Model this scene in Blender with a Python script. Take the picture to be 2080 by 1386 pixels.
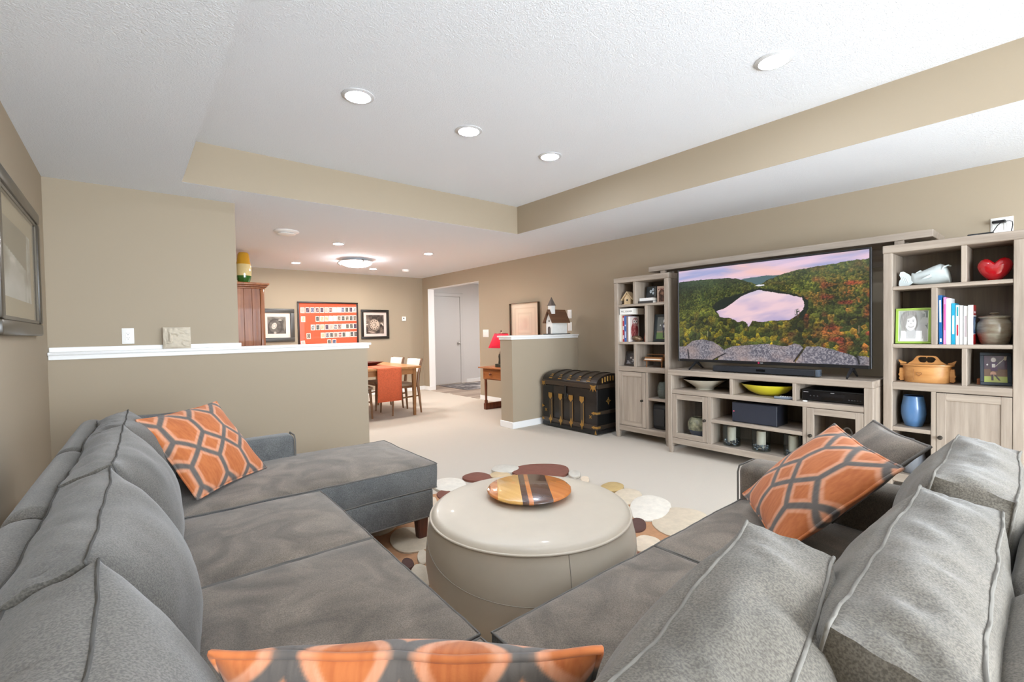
import bpy, bmesh, math, random
import numpy as np
from mathutils import Vector, Matrix, noise

random.seed(7)
PI = math.pi
SC = bpy.context.scene
COL = SC.collection
for _o in list(bpy.data.objects):
    bpy.data.objects.remove(_o, do_unlink=True)

# ------------------------------------------------------------------ camera, world, light, exposure
_cam = bpy.data.cameras.new('camera')
_cam.sensor_width = 36.0
_cam.lens = 16.3255
_cam.clip_start = 0.02
cam = bpy.data.objects.new('camera', _cam)
COL.objects.link(cam)
_r = Vector((0.77039692, -0.63732335, -0.01753645))
_u = Vector((0.02743123, 0.0056539, 0.9996077))
_f = Vector((0.63697418, 0.77057574, -0.02183831))
cam.matrix_world = Matrix(((_r.x, _u.x, -_f.x, 0.0), (_r.y, _u.y, -_f.y, 0.0), (_r.z, _u.z, -_f.z, 1.256), (0, 0, 0, 1)))
SC.camera = cam

SC.view_settings.view_transform = 'Standard'
SC.view_settings.look = 'None'
SC.view_settings.gamma = 1.0
SC.view_settings.use_curve_mapping = False
SC.view_settings.exposure = 1.60
SC.cycles.max_bounces = 12
SC.cycles.diffuse_bounces = 10
SC.cycles.glossy_bounces = 4
SC.cycles.transmission_bounces = 8
SC.cycles.sample_clamp_indirect = 6.0
SC.cycles.caustics_reflective = False
SC.cycles.caustics_refractive = False

world = bpy.data.worlds.new('daylight')
SC.world = world
world.use_nodes = True
world.node_tree.nodes['Background'].inputs[0].default_value = (0.86, 0.93, 1.0, 1)
world.node_tree.nodes['Background'].inputs[1].default_value = 2.2

def area_light(name, loc, rot, sx, sy, energy, color):
    l = bpy.data.lights.new(name, 'AREA')
    l.shape = 'RECTANGLE'; l.size = sx; l.size_y = sy; l.energy = energy; l.color = color
    o = bpy.data.objects.new(name, l); COL.objects.link(o)
    o.location = loc; o.rotation_euler = rot
    return o
# daylight entering through the two windows of the wall behind the camera
area_light('window_daylight', (0.85, -3.2, 1.3), (math.radians(84), 0, 0), 2.0, 1.75, 118, (0.82, 0.91, 1.0))
area_light('window_daylight', (3.35, -3.2, 1.3), (math.radians(84), 0, 0), 2.0, 1.75, 34, (0.82, 0.91, 1.0))
DOWNLIGHT = 66.0      # emission of the recessed lamps
FIXTURE = 27.0        # emission of the ceiling bowl in the dining area

# ------------------------------------------------------------------ helpers
def lin(c):
    out = []
    for v in c[:3]:
        v = v / 255.0
        out.append(v / 12.92 if v <= 0.04045 else ((v + 0.055) / 1.055) ** 2.4)
    return out
def linA(a):
    a = np.clip(np.asarray(a, float) / 255.0, 0, 1)
    return np.where(a <= 0.04045, a / 12.92, ((a + 0.055) / 1.055) ** 2.4)

class MB:
    """collects shapes as raw vertices and faces; build() links them as one mesh object"""
    def __init__(s):
        s.v = []; s.f = []; s.c = None
    def add(s, vs, fs):
        n = len(s.v)
        s.v.extend([tuple(p) for p in vs]); s.f.extend([tuple(i + n for i in q) for q in fs])
        return s
    def box(s, x0, x1, y0, y1, z0, z1, b=0.0, seg=1, M=None):
        if x1 < x0: x0, x1 = x1, x0
        if y1 < y0: y0, y1 = y1, y0
        if z1 < z0: z0, z1 = z1, z0
        if b <= 0:
            vs = [(x, y, z) for z in (z0, z1) for y in (y0, y1) for x in (x0, x1)]
            fs = [(0, 2, 3, 1), (4, 5, 7, 6), (0, 1, 5, 4), (2, 6, 7, 3), (0, 4, 6, 2), (1, 3, 7, 5)]
        else:
            b = min(b, .49 * min(x1 - x0, y1 - y0, z1 - z0))
            bm = bmesh.new(); bmesh.ops.create_cube(bm, size=1.0)
            for w in bm.verts:
                w.co = Vector(((x0 + x1) / 2 + w.co.x * (x1 - x0), (y0 + y1) / 2 + w.co.y * (y1 - y0), (z0 + z1) / 2 + w.co.z * (z1 - z0)))
            bmesh.ops.bevel(bm, geom=bm.edges[:], offset=b, segments=seg, affect='EDGES', profile=.5)
            bm.verts.index_update()
            vs = [w.co.copy() for w in bm.verts]; fs = [tuple(w.index for w in q.verts) for q in bm.faces]
            bm.free()
        if M is not None: vs = [M @ Vector(p) for p in vs]
        return s.add(vs, fs)
    def lathe(s, prof, c=(0, 0, 0), n=24, M=None, a0=0.0, a1=2 * PI, sx=1.0, sy=1.0, ring=False):
        if ring: prof = list(prof) + [prof[0]]
        full = abs(a1 - a0 - 2 * PI) < 1e-6
        m = n if full else n + 1
        vs = []; fs = []
        for (r, z) in prof:
            for i in range(m):
                a = a0 + (a1 - a0) * i / n
                vs.append(Vector((c[0] + r * math.cos(a) * sx, c[1] + r * math.sin(a) * sy, c[2] + z)))
        for k in range(len(prof) - 1):
            for i in range(n if not full else m):
                j = (i + 1) % m
                if not full and i == n: continue
                fs.append((k * m + i, k * m + j, (k + 1) * m + j, (k + 1) * m + i))
        if full and not ring:
            if prof[0][0] > 1e-6: fs.append(tuple(range(m - 1, -1, -1)))
            if prof[-1][0] > 1e-6: fs.append(tuple((len(prof) - 1) * m + i for i in range(m)))
        if M is not None: vs = [M @ p for p in vs]
        return s.add(vs, fs)
    def tube(s, pts, r, n=8, closed=False, cap=True):
        pts = [Vector(p) for p in pts]; N = len(pts); vs = []; fs = []
        rr = r if isinstance(r, (list, tuple)) else [r] * N
        prev = None
        for i, p in enumerate(pts):
            a = pts[(i - 1) % N] if (closed or i > 0) else p
            b = pts[(i + 1) % N] if (closed or i < N - 1) else p
            t = (b - a).normalized()
            if prev is None:
                ref = Vector((0, 0, 1)) if abs(t.z) < .9 else Vector((1, 0, 0))
                x = t.cross(ref).normalized()
            else:
                x = (prev - t * prev.dot(t)).normalized()
            prev = x; y = t.cross(x)
            for k in range(n):
                q = 2 * PI * k / n
                vs.append(p + (x * math.cos(q) + y * math.sin(q)) * rr[i])
        for i in range(N if closed else N - 1):
            j = (i + 1) % N
            for k in range(n):
                fs.append((i * n + k, i * n + (k + 1) % n, j * n + (k + 1) % n, j * n + k))
        if not closed and cap:
            fs.append(tuple(range(n - 1, -1, -1))); fs.append(tuple((N - 1) * n + k for k in range(n)))
        return s.add(vs, fs)
    def prism(s, poly, h0, h1, axis='z', M=None):
        """poly: 2-D outline; axis z -> (x,y), y -> (x,z), x -> (y,z)"""
        n = len(poly)
        def P(a, b, h):
            return (a, b, h) if axis == 'z' else ((a, h, b) if axis == 'y' else (h, a, b))
        vs = [P(a, b, h0) for a, b in poly] + [P(a, b, h1) for a, b in poly]
        fs = [tuple(range(n - 1, -1, -1)), tuple(range(n, 2 * n))] + [(i, (i + 1) % n, n + (i + 1) % n, n + i) for i in range(n)]
        if M is not None: vs = [M @ Vector(p) for p in vs]
        return s.add(vs, fs)
    def ball(s, c, rx, ry, rz, nu=16, nv=10, M=None):
        vs = []; fs = []
        for j in range(nv + 1):
            t = PI * j / nv
            for i in range(nu):
                a = 2 * PI * i / nu
                vs.append(Vector((c[0] + rx * math.sin(t) * math.cos(a), c[1] + ry * math.sin(t) * math.sin(a), c[2] - rz * math.cos(t))))
        for j in range(nv):
            for i in range(nu):
                fs.append((j * nu + i, j * nu + (i + 1) % nu, (j + 1) * nu + (i + 1) % nu, (j + 1) * nu + i))
        if M is not None: vs = [M @ p for p in vs]
        return s.add(vs, fs)
    def taper(s, p0, p1, a0, b0, a1, b1, bev=0.0):
        """square-section bar from p0 to p1 with half sizes (a,b) at both ends (x,y axes)"""
        p0 = Vector(p0); p1 = Vector(p1); vs = []
        for p, a, b in ((p0, a0, b0), (p1, a1, b1)):
            k = .25
            for dx, dy in ((-a, -b * (1 - k)), (-a * (1 - k), -b), (a * (1 - k), -b), (a, -b * (1 - k)), (a, b * (1 - k)), (a * (1 - k), b), (-a * (1 - k), b), (-a, b * (1 - k))):
                vs.append(p + Vector((dx, dy, 0)))
        fs = [tuple(range(7, -1, -1)), tuple(range(8, 16))] + [(i, (i + 1) % 8, 8 + (i + 1) % 8, 8 + i) for i in range(8)]
        return s.add(vs, fs)

def wmat(o):
    m = o.matrix_basis.copy(); p = o.parent
    while p: m = p.matrix_basis @ m; p = p.parent
    return m

def props(o, label=None, cat=None, group=None, kind=None):
    if label: o['label'] = label
    if cat: o['category'] = cat
    if group: o['group'] = group
    if kind: o['kind'] = kind
    return o

def obj(name, mb, mat, parent=None, label=None, smooth=35, local=False, kind=None, colors=None):
    me = bpy.data.meshes.new(name)
    vs = mb.v
    if parent is not None and not local:
        inv = wmat(parent).inverted()
        vs = [tuple(inv @ Vector(p)) for p in vs]
    base = Vector((0, 0, 0))
    if parent is None:                       # a top-level mesh gets its origin at the middle of its base
        a = np.array([tuple(p) for p in vs]); lo = a.min(0); hi = a.max(0)
        base = Vector(((lo[0] + hi[0]) / 2, (lo[1] + hi[1]) / 2, lo[2]))
        vs = [tuple(Vector(p) - base) for p in vs]
    me.from_pydata([tuple(p) for p in vs], [], mb.f)
    bm = bmesh.new(); bm.from_mesh(me)
    bmesh.ops.recalc_face_normals(bm, faces=bm.faces[:])
    bm.to_mesh(me); bm.free()
    if smooth:
        me.polygons.foreach_set('use_smooth', [True] * len(me.polygons))
        me.set_sharp_from_angle(angle=math.radians(smooth))
    cols = colors if colors is not None else mb.c
    if cols is not None:
        ca = me.color_attributes.new('Col', 'FLOAT_COLOR', 'POINT')
        a = np.ones((len(vs), 4)); a[:, :3] = cols
        ca.data.foreach_set('color', a.astype(np.float32).ravel())
    if mat is not None: me.materials.append(mat)
    o = bpy.data.objects.new(name, me); COL.objects.link(o)
    o.location = base
    if parent is not None: o.parent = parent
    if label: o['label'] = label
    if kind: o['kind'] = kind
    return o

def thing(name, label, cat, loc, rotz=0.0, group=None):
    o = bpy.data.objects.new(name, None); COL.objects.link(o)
    o.location = loc; o.rotation_euler = (0, 0, rotz); o.empty_display_size = .05
    return props(o, label, cat, group)

def single(name, mb, mat, label, cat, group=None, **k):
    return props(obj(name, mb, mat, **k), label, cat, group)

def struct(name, mb, mat, **k):
    return props(obj(name, mb, mat, **k), kind='structure')

def copy_tree(o, parent=None):
    c = o.copy(); COL.objects.link(c)
    if parent is not None: c.parent = parent
    for ch in list(o.children): copy_tree(ch, c)
    return c

def text(name, body, size, M, mat, parent, align='CENTER', ext=.0004, label=None):
    cu = bpy.data.curves.new(name, 'FONT'); cu.body = body; cu.size = size
    cu.align_x = align; cu.align_y = 'CENTER'; cu.extrude = ext
    cu.materials.append(mat)
    tmp = bpy.data.objects.new(name + '_curve', cu); COL.objects.link(tmp)
    dg = bpy.context.evaluated_depsgraph_get(); dg.update()
    me = bpy.data.meshes.new_from_object(tmp.evaluated_get(dg)); me.name = name
    bpy.data.objects.remove(tmp, do_unlink=True)
    o = bpy.data.objects.new(name, me); COL.objects.link(o)
    o.parent = parent
    o.matrix_basis = wmat(parent).inverted() @ M
    if label: o['label'] = label
    return o

def frame_at(origin, x, y):
    """matrix with local x,y along the given world directions"""
    x = Vector(x).normalized(); y = Vector(y).normalized(); z = x.cross(y)
    o = Vector(origin)
    return Matrix(((x.x, y.x, z.x, o.x), (x.y, y.y, z.y, o.y), (x.z, y.z, z.z, o.z), (0, 0, 0, 1)))

def painted(name, M, w, h, nx, ny, fn, mat, parent, bend=0.0):
    """flat print: a grid in the local x,y plane of M, coloured per vertex by fn(u,v) -> sRGB 0..255"""
    u, v = np.meshgrid(np.linspace(0, 1, nx + 1), np.linspace(0, 1, ny + 1))
    rgb = fn(u, v)
    x = (u - .5) * w; y = (v - .5) * h
    A = np.array(M)
    P = np.stack([x.ravel(), y.ravel(), np.zeros(x.size) + bend, np.ones(x.size)], 0)
    Q = (A @ P)[:3].T
    mb = MB(); mb.v = [tuple(q) for q in Q]
    k = nx + 1
    mb.f = [(j * k + i, j * k + i + 1, (j + 1) * k + i + 1, (j + 1) * k + i) for j in range(ny) for i in range(nx)]
    return obj(name, mb, mat, parent, colors=linA(rgb).reshape(-1, 3), smooth=0)

# ---- numpy noise for prints
def vnoise(x, y, seed=0):
    def hsh(i, j):
        n = (i.astype(np.int64) * 374761393 + j.astype(np.int64) * 668265263 + seed * 974711) & 0xffffffff
        n = ((n ^ (n >> 13)) * 1274126177) & 0xffffffff
        return ((n ^ (n >> 16)) & 0xffff) / 65535.0
    i = np.floor(x); j = np.floor(y); fx = x - i; fy = y - j
    fx = fx * fx * (3 - 2 * fx); fy = fy * fy * (3 - 2 * fy)
    a = hsh(i, j); b = hsh(i + 1, j); c = hsh(i, j + 1); d = hsh(i + 1, j + 1)
    return (a * (1 - fx) + b * fx) * (1 - fy) + (c * (1 - fx) + d * fx) * fy
def fbm(x, y, seed=0, o=4):
    s = 0; a = .5; t = 0
    for k in range(o):
        s = s + a * vnoise(x * 2 ** k, y * 2 ** k, seed + k); t += a; a *= .5
    return s / t
def mixc(a, b, t):
    t = np.clip(t, 0, 1)[..., None]
    return np.asarray(a, float) * (1 - t) + np.asarray(b, float) * t
def fill(img, mask, c):
    m = np.clip(mask.astype(float), 0, 1)[..., None]
    return img * (1 - m) + np.asarray(c, float) * m
def ell(u, v, cx, cy, rx, ry, soft=.06, rot=0.0):
    dx = u - cx; dy = v - cy
    if rot:
        c, s_ = math.cos(rot), math.sin(rot); dx, dy = dx * c + dy * s_, -dx * s_ + dy * c
    return np.clip((1 - np.sqrt((dx / rx) ** 2 + (dy / ry) ** 2)) / soft + .5, 0, 1)
def inpoly(x, y, poly):
    r = np.zeros(x.shape, bool); n = len(poly)
    for i in range(n):
        x0, y0 = poly[i]; x1, y1 = poly[(i + 1) % n]
        if y0 == y1: continue
        c = ((y0 > y) != (y1 > y)) & (x < (x1 - x0) * (y - y0) / (y1 - y0) + x0)
        r ^= c
    return r

# ------------------------------------------------------------------ materials
def new_mat(name):
    m = bpy.data.materials.new(name); m.use_nodes = True
    nt = m.node_tree; b = nt.nodes['Principled BSDF']
    return m, nt, b, nt.nodes, nt.links
def mat(name, rgb, rough=.5, metal=0.0, var=0.0, vscale=8.0, bump=0.0, bscale=60.0, stretch=(1, 1, 1), rgb2=None, spec=None, coat=0.0, sheen=0.0, detail=4.0, bdist=.002):
    m, nt, b, N, L = new_mat(name)
    b.inputs['Roughness'].default_value = rough; b.inputs['Metallic'].default_value = metal
    if spec is not None: b.inputs['Specular IOR Level'].default_value = spec
    b.inputs['Coat Weight'].default_value = coat
    if sheen:
        b.inputs['Sheen Weight'].default_value = sheen; b.inputs['Sheen Roughness'].default_value = .5
    c = lin(rgb)
    tc = N.new('ShaderNodeTexCoord'); mp = N.new('ShaderNodeMapping'); mp.inputs['Scale'].default_value = stretch
    L.new(tc.outputs['Object'], mp.inputs['Vector'])
    if var or rgb2:
        nz = N.new('ShaderNodeTexNoise'); nz.inputs['Scale'].default_value = vscale; nz.inputs['Detail'].default_value = detail
        nz.inputs['Roughness'].default_value = .6
        L.new(mp.outputs['Vector'], nz.inputs['Vector'])
        cr = N.new('ShaderNodeValToRGB')
        c2 = lin(rgb2) if rgb2 else [max(0, k * (1 - var)) for k in c]
        c1 = c if rgb2 else [min(1, k * (1 + var)) for k in c]
        cr.color_ramp.elements[0].position = .32; cr.color_ramp.elements[1].position = .68
        cr.color_ramp.elements[0].color = (*c2, 1); cr.color_ramp.elements[1].color = (*c1, 1)
        L.new(nz.outputs['Fac'], cr.inputs['Fac']); L.new(cr.outputs['Color'], b.inputs['Base Color'])
    else:
        b.inputs['Base Color'].default_value = (*c, 1)
    if bump:
        n2 = N.new('ShaderNodeTexNoise'); n2.inputs['Scale'].default_value = bscale; n2.inputs['Detail'].default_value = 3
        L.new(mp.outputs['Vector'], n2.inputs['Vector'])
        bp = N.new('ShaderNodeBump'); bp.inputs['Strength'].default_value = bump; bp.inputs['Distance'].default_value = bdist
        L.new(n2.outputs['Fac'], bp.inputs['Height']); L.new(bp.outputs['Normal'], b.inputs['Normal'])
    return m
def emit(name, rgb, strength):
    m, nt, b, N, L = new_mat(name)
    b.inputs['Base Color'].default_value = (*lin(rgb), 1)
    b.inputs['Emission Color'].default_value = (*lin(rgb), 1)
    b.inputs['Emission Strength'].default_value = strength
    return m
def attr_mat(name, rough=.5, emission=0.0, bump=0.0, bscale=200.0, coat=0.0, sheen=0.0):
    m, nt, b, N, L = new_mat(name)
    a = N.new('ShaderNodeAttribute'); a.attribute_name = 'Col'
    b.inputs['Roughness'].default_value = rough; b.inputs['Coat Weight'].default_value = coat
    b.inputs['Sheen Weight'].default_value = sheen
    if emission:
        b.inputs['Base Color'].default_value = (.01, .01, .01, 1)
        L.new(a.outputs['Color'], b.inputs['Emission Color']); b.inputs['Emission Strength'].default_value = emission
    else:
        L.new(a.outputs['Color'], b.inputs['Base Color'])
    if bump:
        tc = N.new('ShaderNodeTexCoord'); n2 = N.new('ShaderNodeTexNoise'); n2.inputs['Scale'].default_value = bscale
        L.new(tc.outputs['Object'], n2.inputs['Vector'])
        bp = N.new('ShaderNodeBump'); bp.inputs['Strength'].default_value = bump; bp.inputs['Distance'].default_value = .001
        L.new(n2.outputs['Fac'], bp.inputs['Height']); L.new(bp.outputs['Normal'], b.inputs['Normal'])
    return m
def glass_mat(name, rgb=(255, 255, 255), rough=0.0, ior=1.45, thin=True):
    """clear glass that lets light through (transparent mixed with a glossy coat by Fresnel)"""
    m, nt, b, N, L = new_mat(name)
    out = [n for n in N if n.type == 'OUTPUT_MATERIAL'][0]
    t = N.new('ShaderNodeBsdfTransparent'); t.inputs[0].default_value = (*lin(rgb), 1)
    g = N.new('ShaderNodeBsdfGlossy'); g.inputs['Roughness'].default_value = rough
    fr = N.new('ShaderNodeFresnel'); fr.inputs[0].default_value = ior
    mx = N.new('ShaderNodeMixShader')
    ge = N.new('ShaderNodeNewGeometry'); iv = N.new('ShaderNodeMath'); iv.operation = 'SUBTRACT'; iv.inputs[0].default_value = 1.0
    L.new(ge.outputs['Backfacing'], iv.inputs[1]); mu = N.new('ShaderNodeMath'); mu.operation = 'MULTIPLY'
    L.new(fr.outputs[0], mu.inputs[0]); L.new(iv.outputs[0], mu.inputs[1])
    L.new(mu.outputs[0], mx.inputs[0]); L.new(t.outputs[0], mx.inputs[1]); L.new(g.outputs[0], mx.inputs[2])
    L.new(mx.outputs[0], out.inputs['Surface'])
    return m
def wood(name, rgb, rgb2, axis='z', rough=.5, grain=26.0, bump=.12, coat=0.0):
    s = {'x': (.06, 1, 1), 'y': (1, .06, 1), 'z': (1, 1, .06)}[axis]
    return mat(name, rgb, rough, rgb2=rgb2, vscale=grain, stretch=s, bump=bump, bscale=grain * 4, detail=7, coat=coat, bdist=.001)

WALL = mat('wall_paint', (169, 155, 134), .85, bump=.12, bscale=160, bdist=.001)
WHITE = mat('white_trim', (243, 243, 242), .45)
HALLW = mat('hall_paint', (218, 216, 214), .8)
DOORW = mat('door_white', (214, 212, 210), .5)
def ceiling_mat():
    m, nt, b, N, L = new_mat('ceiling_texture')
    b.inputs['Base Color'].default_value = (*lin((234, 239, 246)), 1); b.inputs['Roughness'].default_value = .95
    tc = N.new('ShaderNodeTexCoord'); n1 = N.new('ShaderNodeTexNoise'); n1.inputs['Scale'].default_value = 70; n1.inputs['Detail'].default_value = 3
    n1.inputs['Distortion'].default_value = 1.5
    L.new(tc.outputs['Object'], n1.inputs['Vector'])
    cr = N.new('ShaderNodeValToRGB'); cr.color_ramp.elements[0].position = .42; cr.color_ramp.elements[1].position = .6
    L.new(n1.outputs['Fac'], cr.inputs['Fac'])
    bp = N.new('ShaderNodeBump'); bp.inputs['Strength'].default_value = .42; bp.inputs['Distance'].default_value = .004
    L.new(cr.outputs['Color'], bp.inputs['Height']); L.new(bp.outputs['Normal'], b.inputs['Normal'])
    return m
CEIL = ceiling_mat()
CARPET = mat('carpet', (203, 193, 179), .95, var=.05, vscale=220, bump=.5, bscale=420, bdist=.004)
OAKX = wood('grey_oak_x', (174, 160, 145), (140, 127, 114), 'x')
OAKY = wood('grey_oak_y', (174, 160, 145), (140, 127, 114), 'y')
OAKZ = wood('grey_oak_z', (174, 160, 145), (140, 127, 114), 'z')
OAKB = wood('grey_oak_back', (122, 111, 98), (100, 90, 80), 'z')  # same oak, with the shade inside the cubbies put into the colour
METAL = mat('dark_pewter', (95, 90, 84), .35, 1.0)
CHROME = mat('brushed_nickel', (190, 188, 184), .28, 1.0)
BLACK = mat('black_plastic', (22, 22, 24), .35)
BLACKM = mat('black_matte', (26, 26, 28), .7)
PRINT = attr_mat('print_matte', .55)
PRINTG = attr_mat('print_glossy', .25, coat=.4)
SCREEN = attr_mat('tv_screen', .15, emission=0.32)
GLASS = glass_mat('clear_glass')
CREAM = mat('cream', (236, 228, 212), .6)

# ------------------------------------------------------------------ the room
XL, XR, XRO = -0.455, 5.0, 5.147
YN, YF = -3.0, 9.1
ZS, ZT = 2.44, 2.77
struct('floor', MB().box(XL - .1, XRO, YN - .1, 9.2, -.1, 0), CARPET)
# lower ceiling around the tray, the tray itself
TX0, TX1, TY0, TY1 = .35, 3.715, -1.2, 4.352
m = MB()
m.box(XL, TX0, YN, YF, ZS, ZT + .02); m.box(TX1, XR, YN, YF, ZS, ZT + .02)
m.box(TX0, TX1, TY1, YF, ZS, ZT + .02); m.box(TX0, TX1, YN, TY0, ZS, ZT + .02)
struct('ceiling', m, CEIL, smooth=0)
struct('ceiling_tray', MB().box(TX0 - .01, TX1 + .01, TY0 - .01, TY1 + .01, ZT, ZT + .06), CEIL, smooth=0)
struct('wall_soffit_far', MB().box(TX0, TX1 - .004, TY1 - .004, TY1 + .001, ZS + .001, ZT), WALL)
struct('wall_soffit_right', MB().box(TX1 - .004, TX1 + .001, TY0, TY1, ZS + .001, ZT), WALL)
struct('wall_soffit_left', MB().box(TX0 - .001, TX0 + .004, TY0, TY1 - .004, ZS + .03, ZT), WALL)
struct('wall_soffit_near', MB().box(TX0 + .004, TX1 - .004, TY0 - .001, TY0 + .004, ZS + .001, ZT), WALL)
struct('wall_left', MB().box(XL - .12, XL, YN, 4.92, 0, ZS), WALL)
struct('wall_back', MB().box(XL, .768, 4.79, 4.92, 1.155, ZS), WALL)
struct('wall_divider', MB().box(XL, 1.945, 4.755, 4.92, 0, 1.134), WALL)
struct('wall_pony', MB().box(3.765, XR, 4.56, 4.80, 0, 1.172), WALL)
struct('wall_far', MB().box(.76, XR, YF, YF + .12, 0, ZS), WALL)
struct('wall_dining_left', MB().box(.64, .76, 4.92, YF + .12, 0, ZS), WALL)
m = MB()
m.box(XR, XRO, YN, 6.985, 0, ZS); m.box(XR, XRO, 8.87, 9.55, 0, ZS); m.box(XR, XRO, 6.985, 8.87, 2.185, ZS)
struct('wall_right', m, WALL)
# white-painted returns of the doorway opening
struct('trim_1', MB().box(XR + .002, XRO + .004, 8.866, 8.871, 0, 2.185), WHITE)
struct('trim_2', MB().box(XR + .002, XRO + .004, 6.984, 6.989, 0, 2.185), WHITE)
struct('trim_3', MB().box(XR + .002, XRO + .004, 6.985, 8.87, 2.181, 2.186), WHITE)
# wall behind the camera with two window openings
m = MB()
m.box(XL, XR, YN - .12, YN, 0, .4); m.box(XL, XR, YN - .12, YN, 2.2, ZS)
m.box(XL, -.15, YN - .12, YN, .4, 2.2); m.box(1.85, 2.35, YN - .12, YN, .4, 2.2); m.box(4.35, XR, YN - .12, YN, .4, 2.2)
struct('wall_near', m, WALL)
for i, x0 in enumerate((-.15, 2.35)):
    m = MB()
    x1 = x0 + 2.0
    m.box(x0, x1, YN - .1, YN - .02, .4, .46); m.box(x0, x1, YN - .1, YN - .02, 2.14, 2.2)
    m.box(x0, x0 + .06, YN - .1, YN - .02, .46, 2.14); m.box(x1 - .06, x1, YN - .1, YN - .02, .46, 2.14)
    m.box(x0 + .97, x0 + 1.03, YN - .1, YN - .02, .46, 2.14)
    struct('window_%d' % (i + 1), m, WHITE)
# cap and mouldings on the two half walls
m = MB(); m.box(XL + .004, 1.96, 4.74, 4.935, 1.10, 1.134, .003)
struct('trim_4', m, WHITE)
m = MB(); m.box(XL + .002, 1.978, 4.722, 4.953, 1.134, 1.158, .005, 2)
struct('trim_5', m, WHITE)
m = MB(); m.box(XL + .006, .786, 4.775, 4.79, 1.158, 1.192, .003)
struct('trim_6', m, WHITE)
m = MB(); m.box(3.752, XR, 4.547, 4.813, 1.142, 1.172, .004)
struct('trim_7', m, WHITE)
m = MB(); m.box(3.735, XR, 4.53, 4.83, 1.172, 1.194, .005, 2)
struct('trim_8', m, WHITE)
# baseboards
def base(name, x0, x1, y0, y1, z=.085):
    m = MB(); m.box(x0, x1, y0, y1, 0, z, .004)
    struct(name, m, WHITE)
base('baseboard_pony_front', 3.752, XR - .013, 4.547, 4.56)
base('baseboard_pony_end', 3.752, 3.765, 4.56, 4.80)
base('baseboard_pony_back', 3.752, XR - .013, 4.80, 4.813)
base('baseboard_right', XR - .013, XR, 4.813, 6.985)
base('baseboard_right_near', XR - .013, XR, YN, 4.547)
base('baseboard_right_far', XR - .013, XR, 8.87, YF)
base('baseboard_doorway', XR - .013, XRO, 8.853, 8.866)
base('baseboard_far', .76, XR - .013, YF - .013, YF)
base('baseboard_left', XL, XL + .013, YN, 4.755)
base('baseboard_divider', XL + .013, 1.945, 4.742, 4.755)
base('baseboard_divider_end', 1.945, 1.958, 4.742, 4.92)

# ------------------------------------------------------------------ hallway behind the doorway
HX1 = 8.2
fl = struct('floor_hall', MB().box(XRO, HX1, 6.3, 9.55, -.1, -.012), mat('subfloor', (120, 100, 82), .8))
P1 = wood('plank_light', (196, 178, 160), (170, 150, 132), 'x', .45)
P2 = wood('plank_mid', (178, 160, 142), (150, 132, 116), 'x', .45)
P3 = wood('plank_dark', (160, 140, 124), (134, 116, 102), 'x', .45)
rr = random.Random(3)
y = 6.32; k = 0
while y < 9.53:
    x = XRO - rr.random() * .9 + .0
    while x < HX1:
        x1 = min(x + 1.2, HX1); xa = max(x, XRO - .146 if 6.99 < y < 8.74 else XRO)
        if x1 - xa > .05:
            m = MB(); m.box(xa + .001, x1 - .001, y + .0012, min(y + .124, 9.548), -.012, .004, .0015)
            obj('plank', m, rr.choice((P1, P2, P2, P3)), fl)
        x += 1.2
    y += .125
struct('wall_hall_far', MB().box(XRO, HX1, 9.55, 9.65, 0, ZS), HALLW)
struct('wall_hall_right', MB().box(HX1, HX1 + .1, 6.3, 9.65, 0, ZS), HALLW)
struct('wall_hall_near', MB().box(XRO, HX1, 6.2, 6.3, 0, ZS), HALLW)
struct('ceiling_hall', MB().box(XRO, HX1, 6.2, 9.65, ZS, ZS + .1), CEIL)
m = MB(); m.box(6.42, HX1, 9.535, 9.55, .004, .09, .003)
struct('baseboard_hall', m, WHITE)
struct('baseboard_hall_left', MB().box(XRO, 5.40, 9.535, 9.55, .004, .09, .003), WHITE)
# white slab door with casing and knob
d = thing('door_1', None, None, (5.86, 9.53, 0)); props(d, kind='structure')
obj('slab', MB().box(5.49, 6.245, 9.535, 9.548, .012, 2.10, .002), DOORW, d)
m = MB()
for (a, b_, c_, e_) in ((5.41, 5.485, .004, 2.18), (6.25, 6.325, .004, 2.18)):
    m.box(a, b_, 9.522, 9.549, c_, e_, .004)
m.box(5.41, 6.325, 9.5215, 9.549, 2.105, 2.18, .004)
m.box(6.325, 6.345, 9.53, 9.549, .004, 2.19, .003); m.box(5.39, 5.41, 9.53, 9.549, .004, 2.19, .003)
obj('casing', m, DOORW, d)
m = MB()
Mk = frame_at((6.19, 9.535, .98), (1, 0, 0), (0, 0, 1))
m.lathe([(.033, 0), (.033, .006), (.012, .01), (.012, .03), (.024, .036), (.03, .05), (.026, .064), (.01, .07), (0, .071)], n=20, M=Mk)
obj('door_knob', m, CHROME, d)
m = MB().box(6.246, 6.249, 9.53, 9.545, .955, 1.02)
obj('strike_plate', m, CHROME, d)
# unseen ceiling lamp added to brighten the hall
t = thing('added_hall_lamp', 'added round lamp brightening the hallway, unseen behind the doorway header', 'ceiling lamp', (6.6, 7.6, ZS))
obj('rim', MB().lathe([(.14, 0), (.16, 0), (.16, -.03), (.14, -.03)], (6.6, 7.6, ZS), 32, ring=True), WHITE, t)
obj('diffuser', MB().lathe([(.141, -.028), (0, -.04)], (6.6, 7.6, ZS), 32), emit('hall_diffuser', (255, 250, 248), 80), t)
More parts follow.
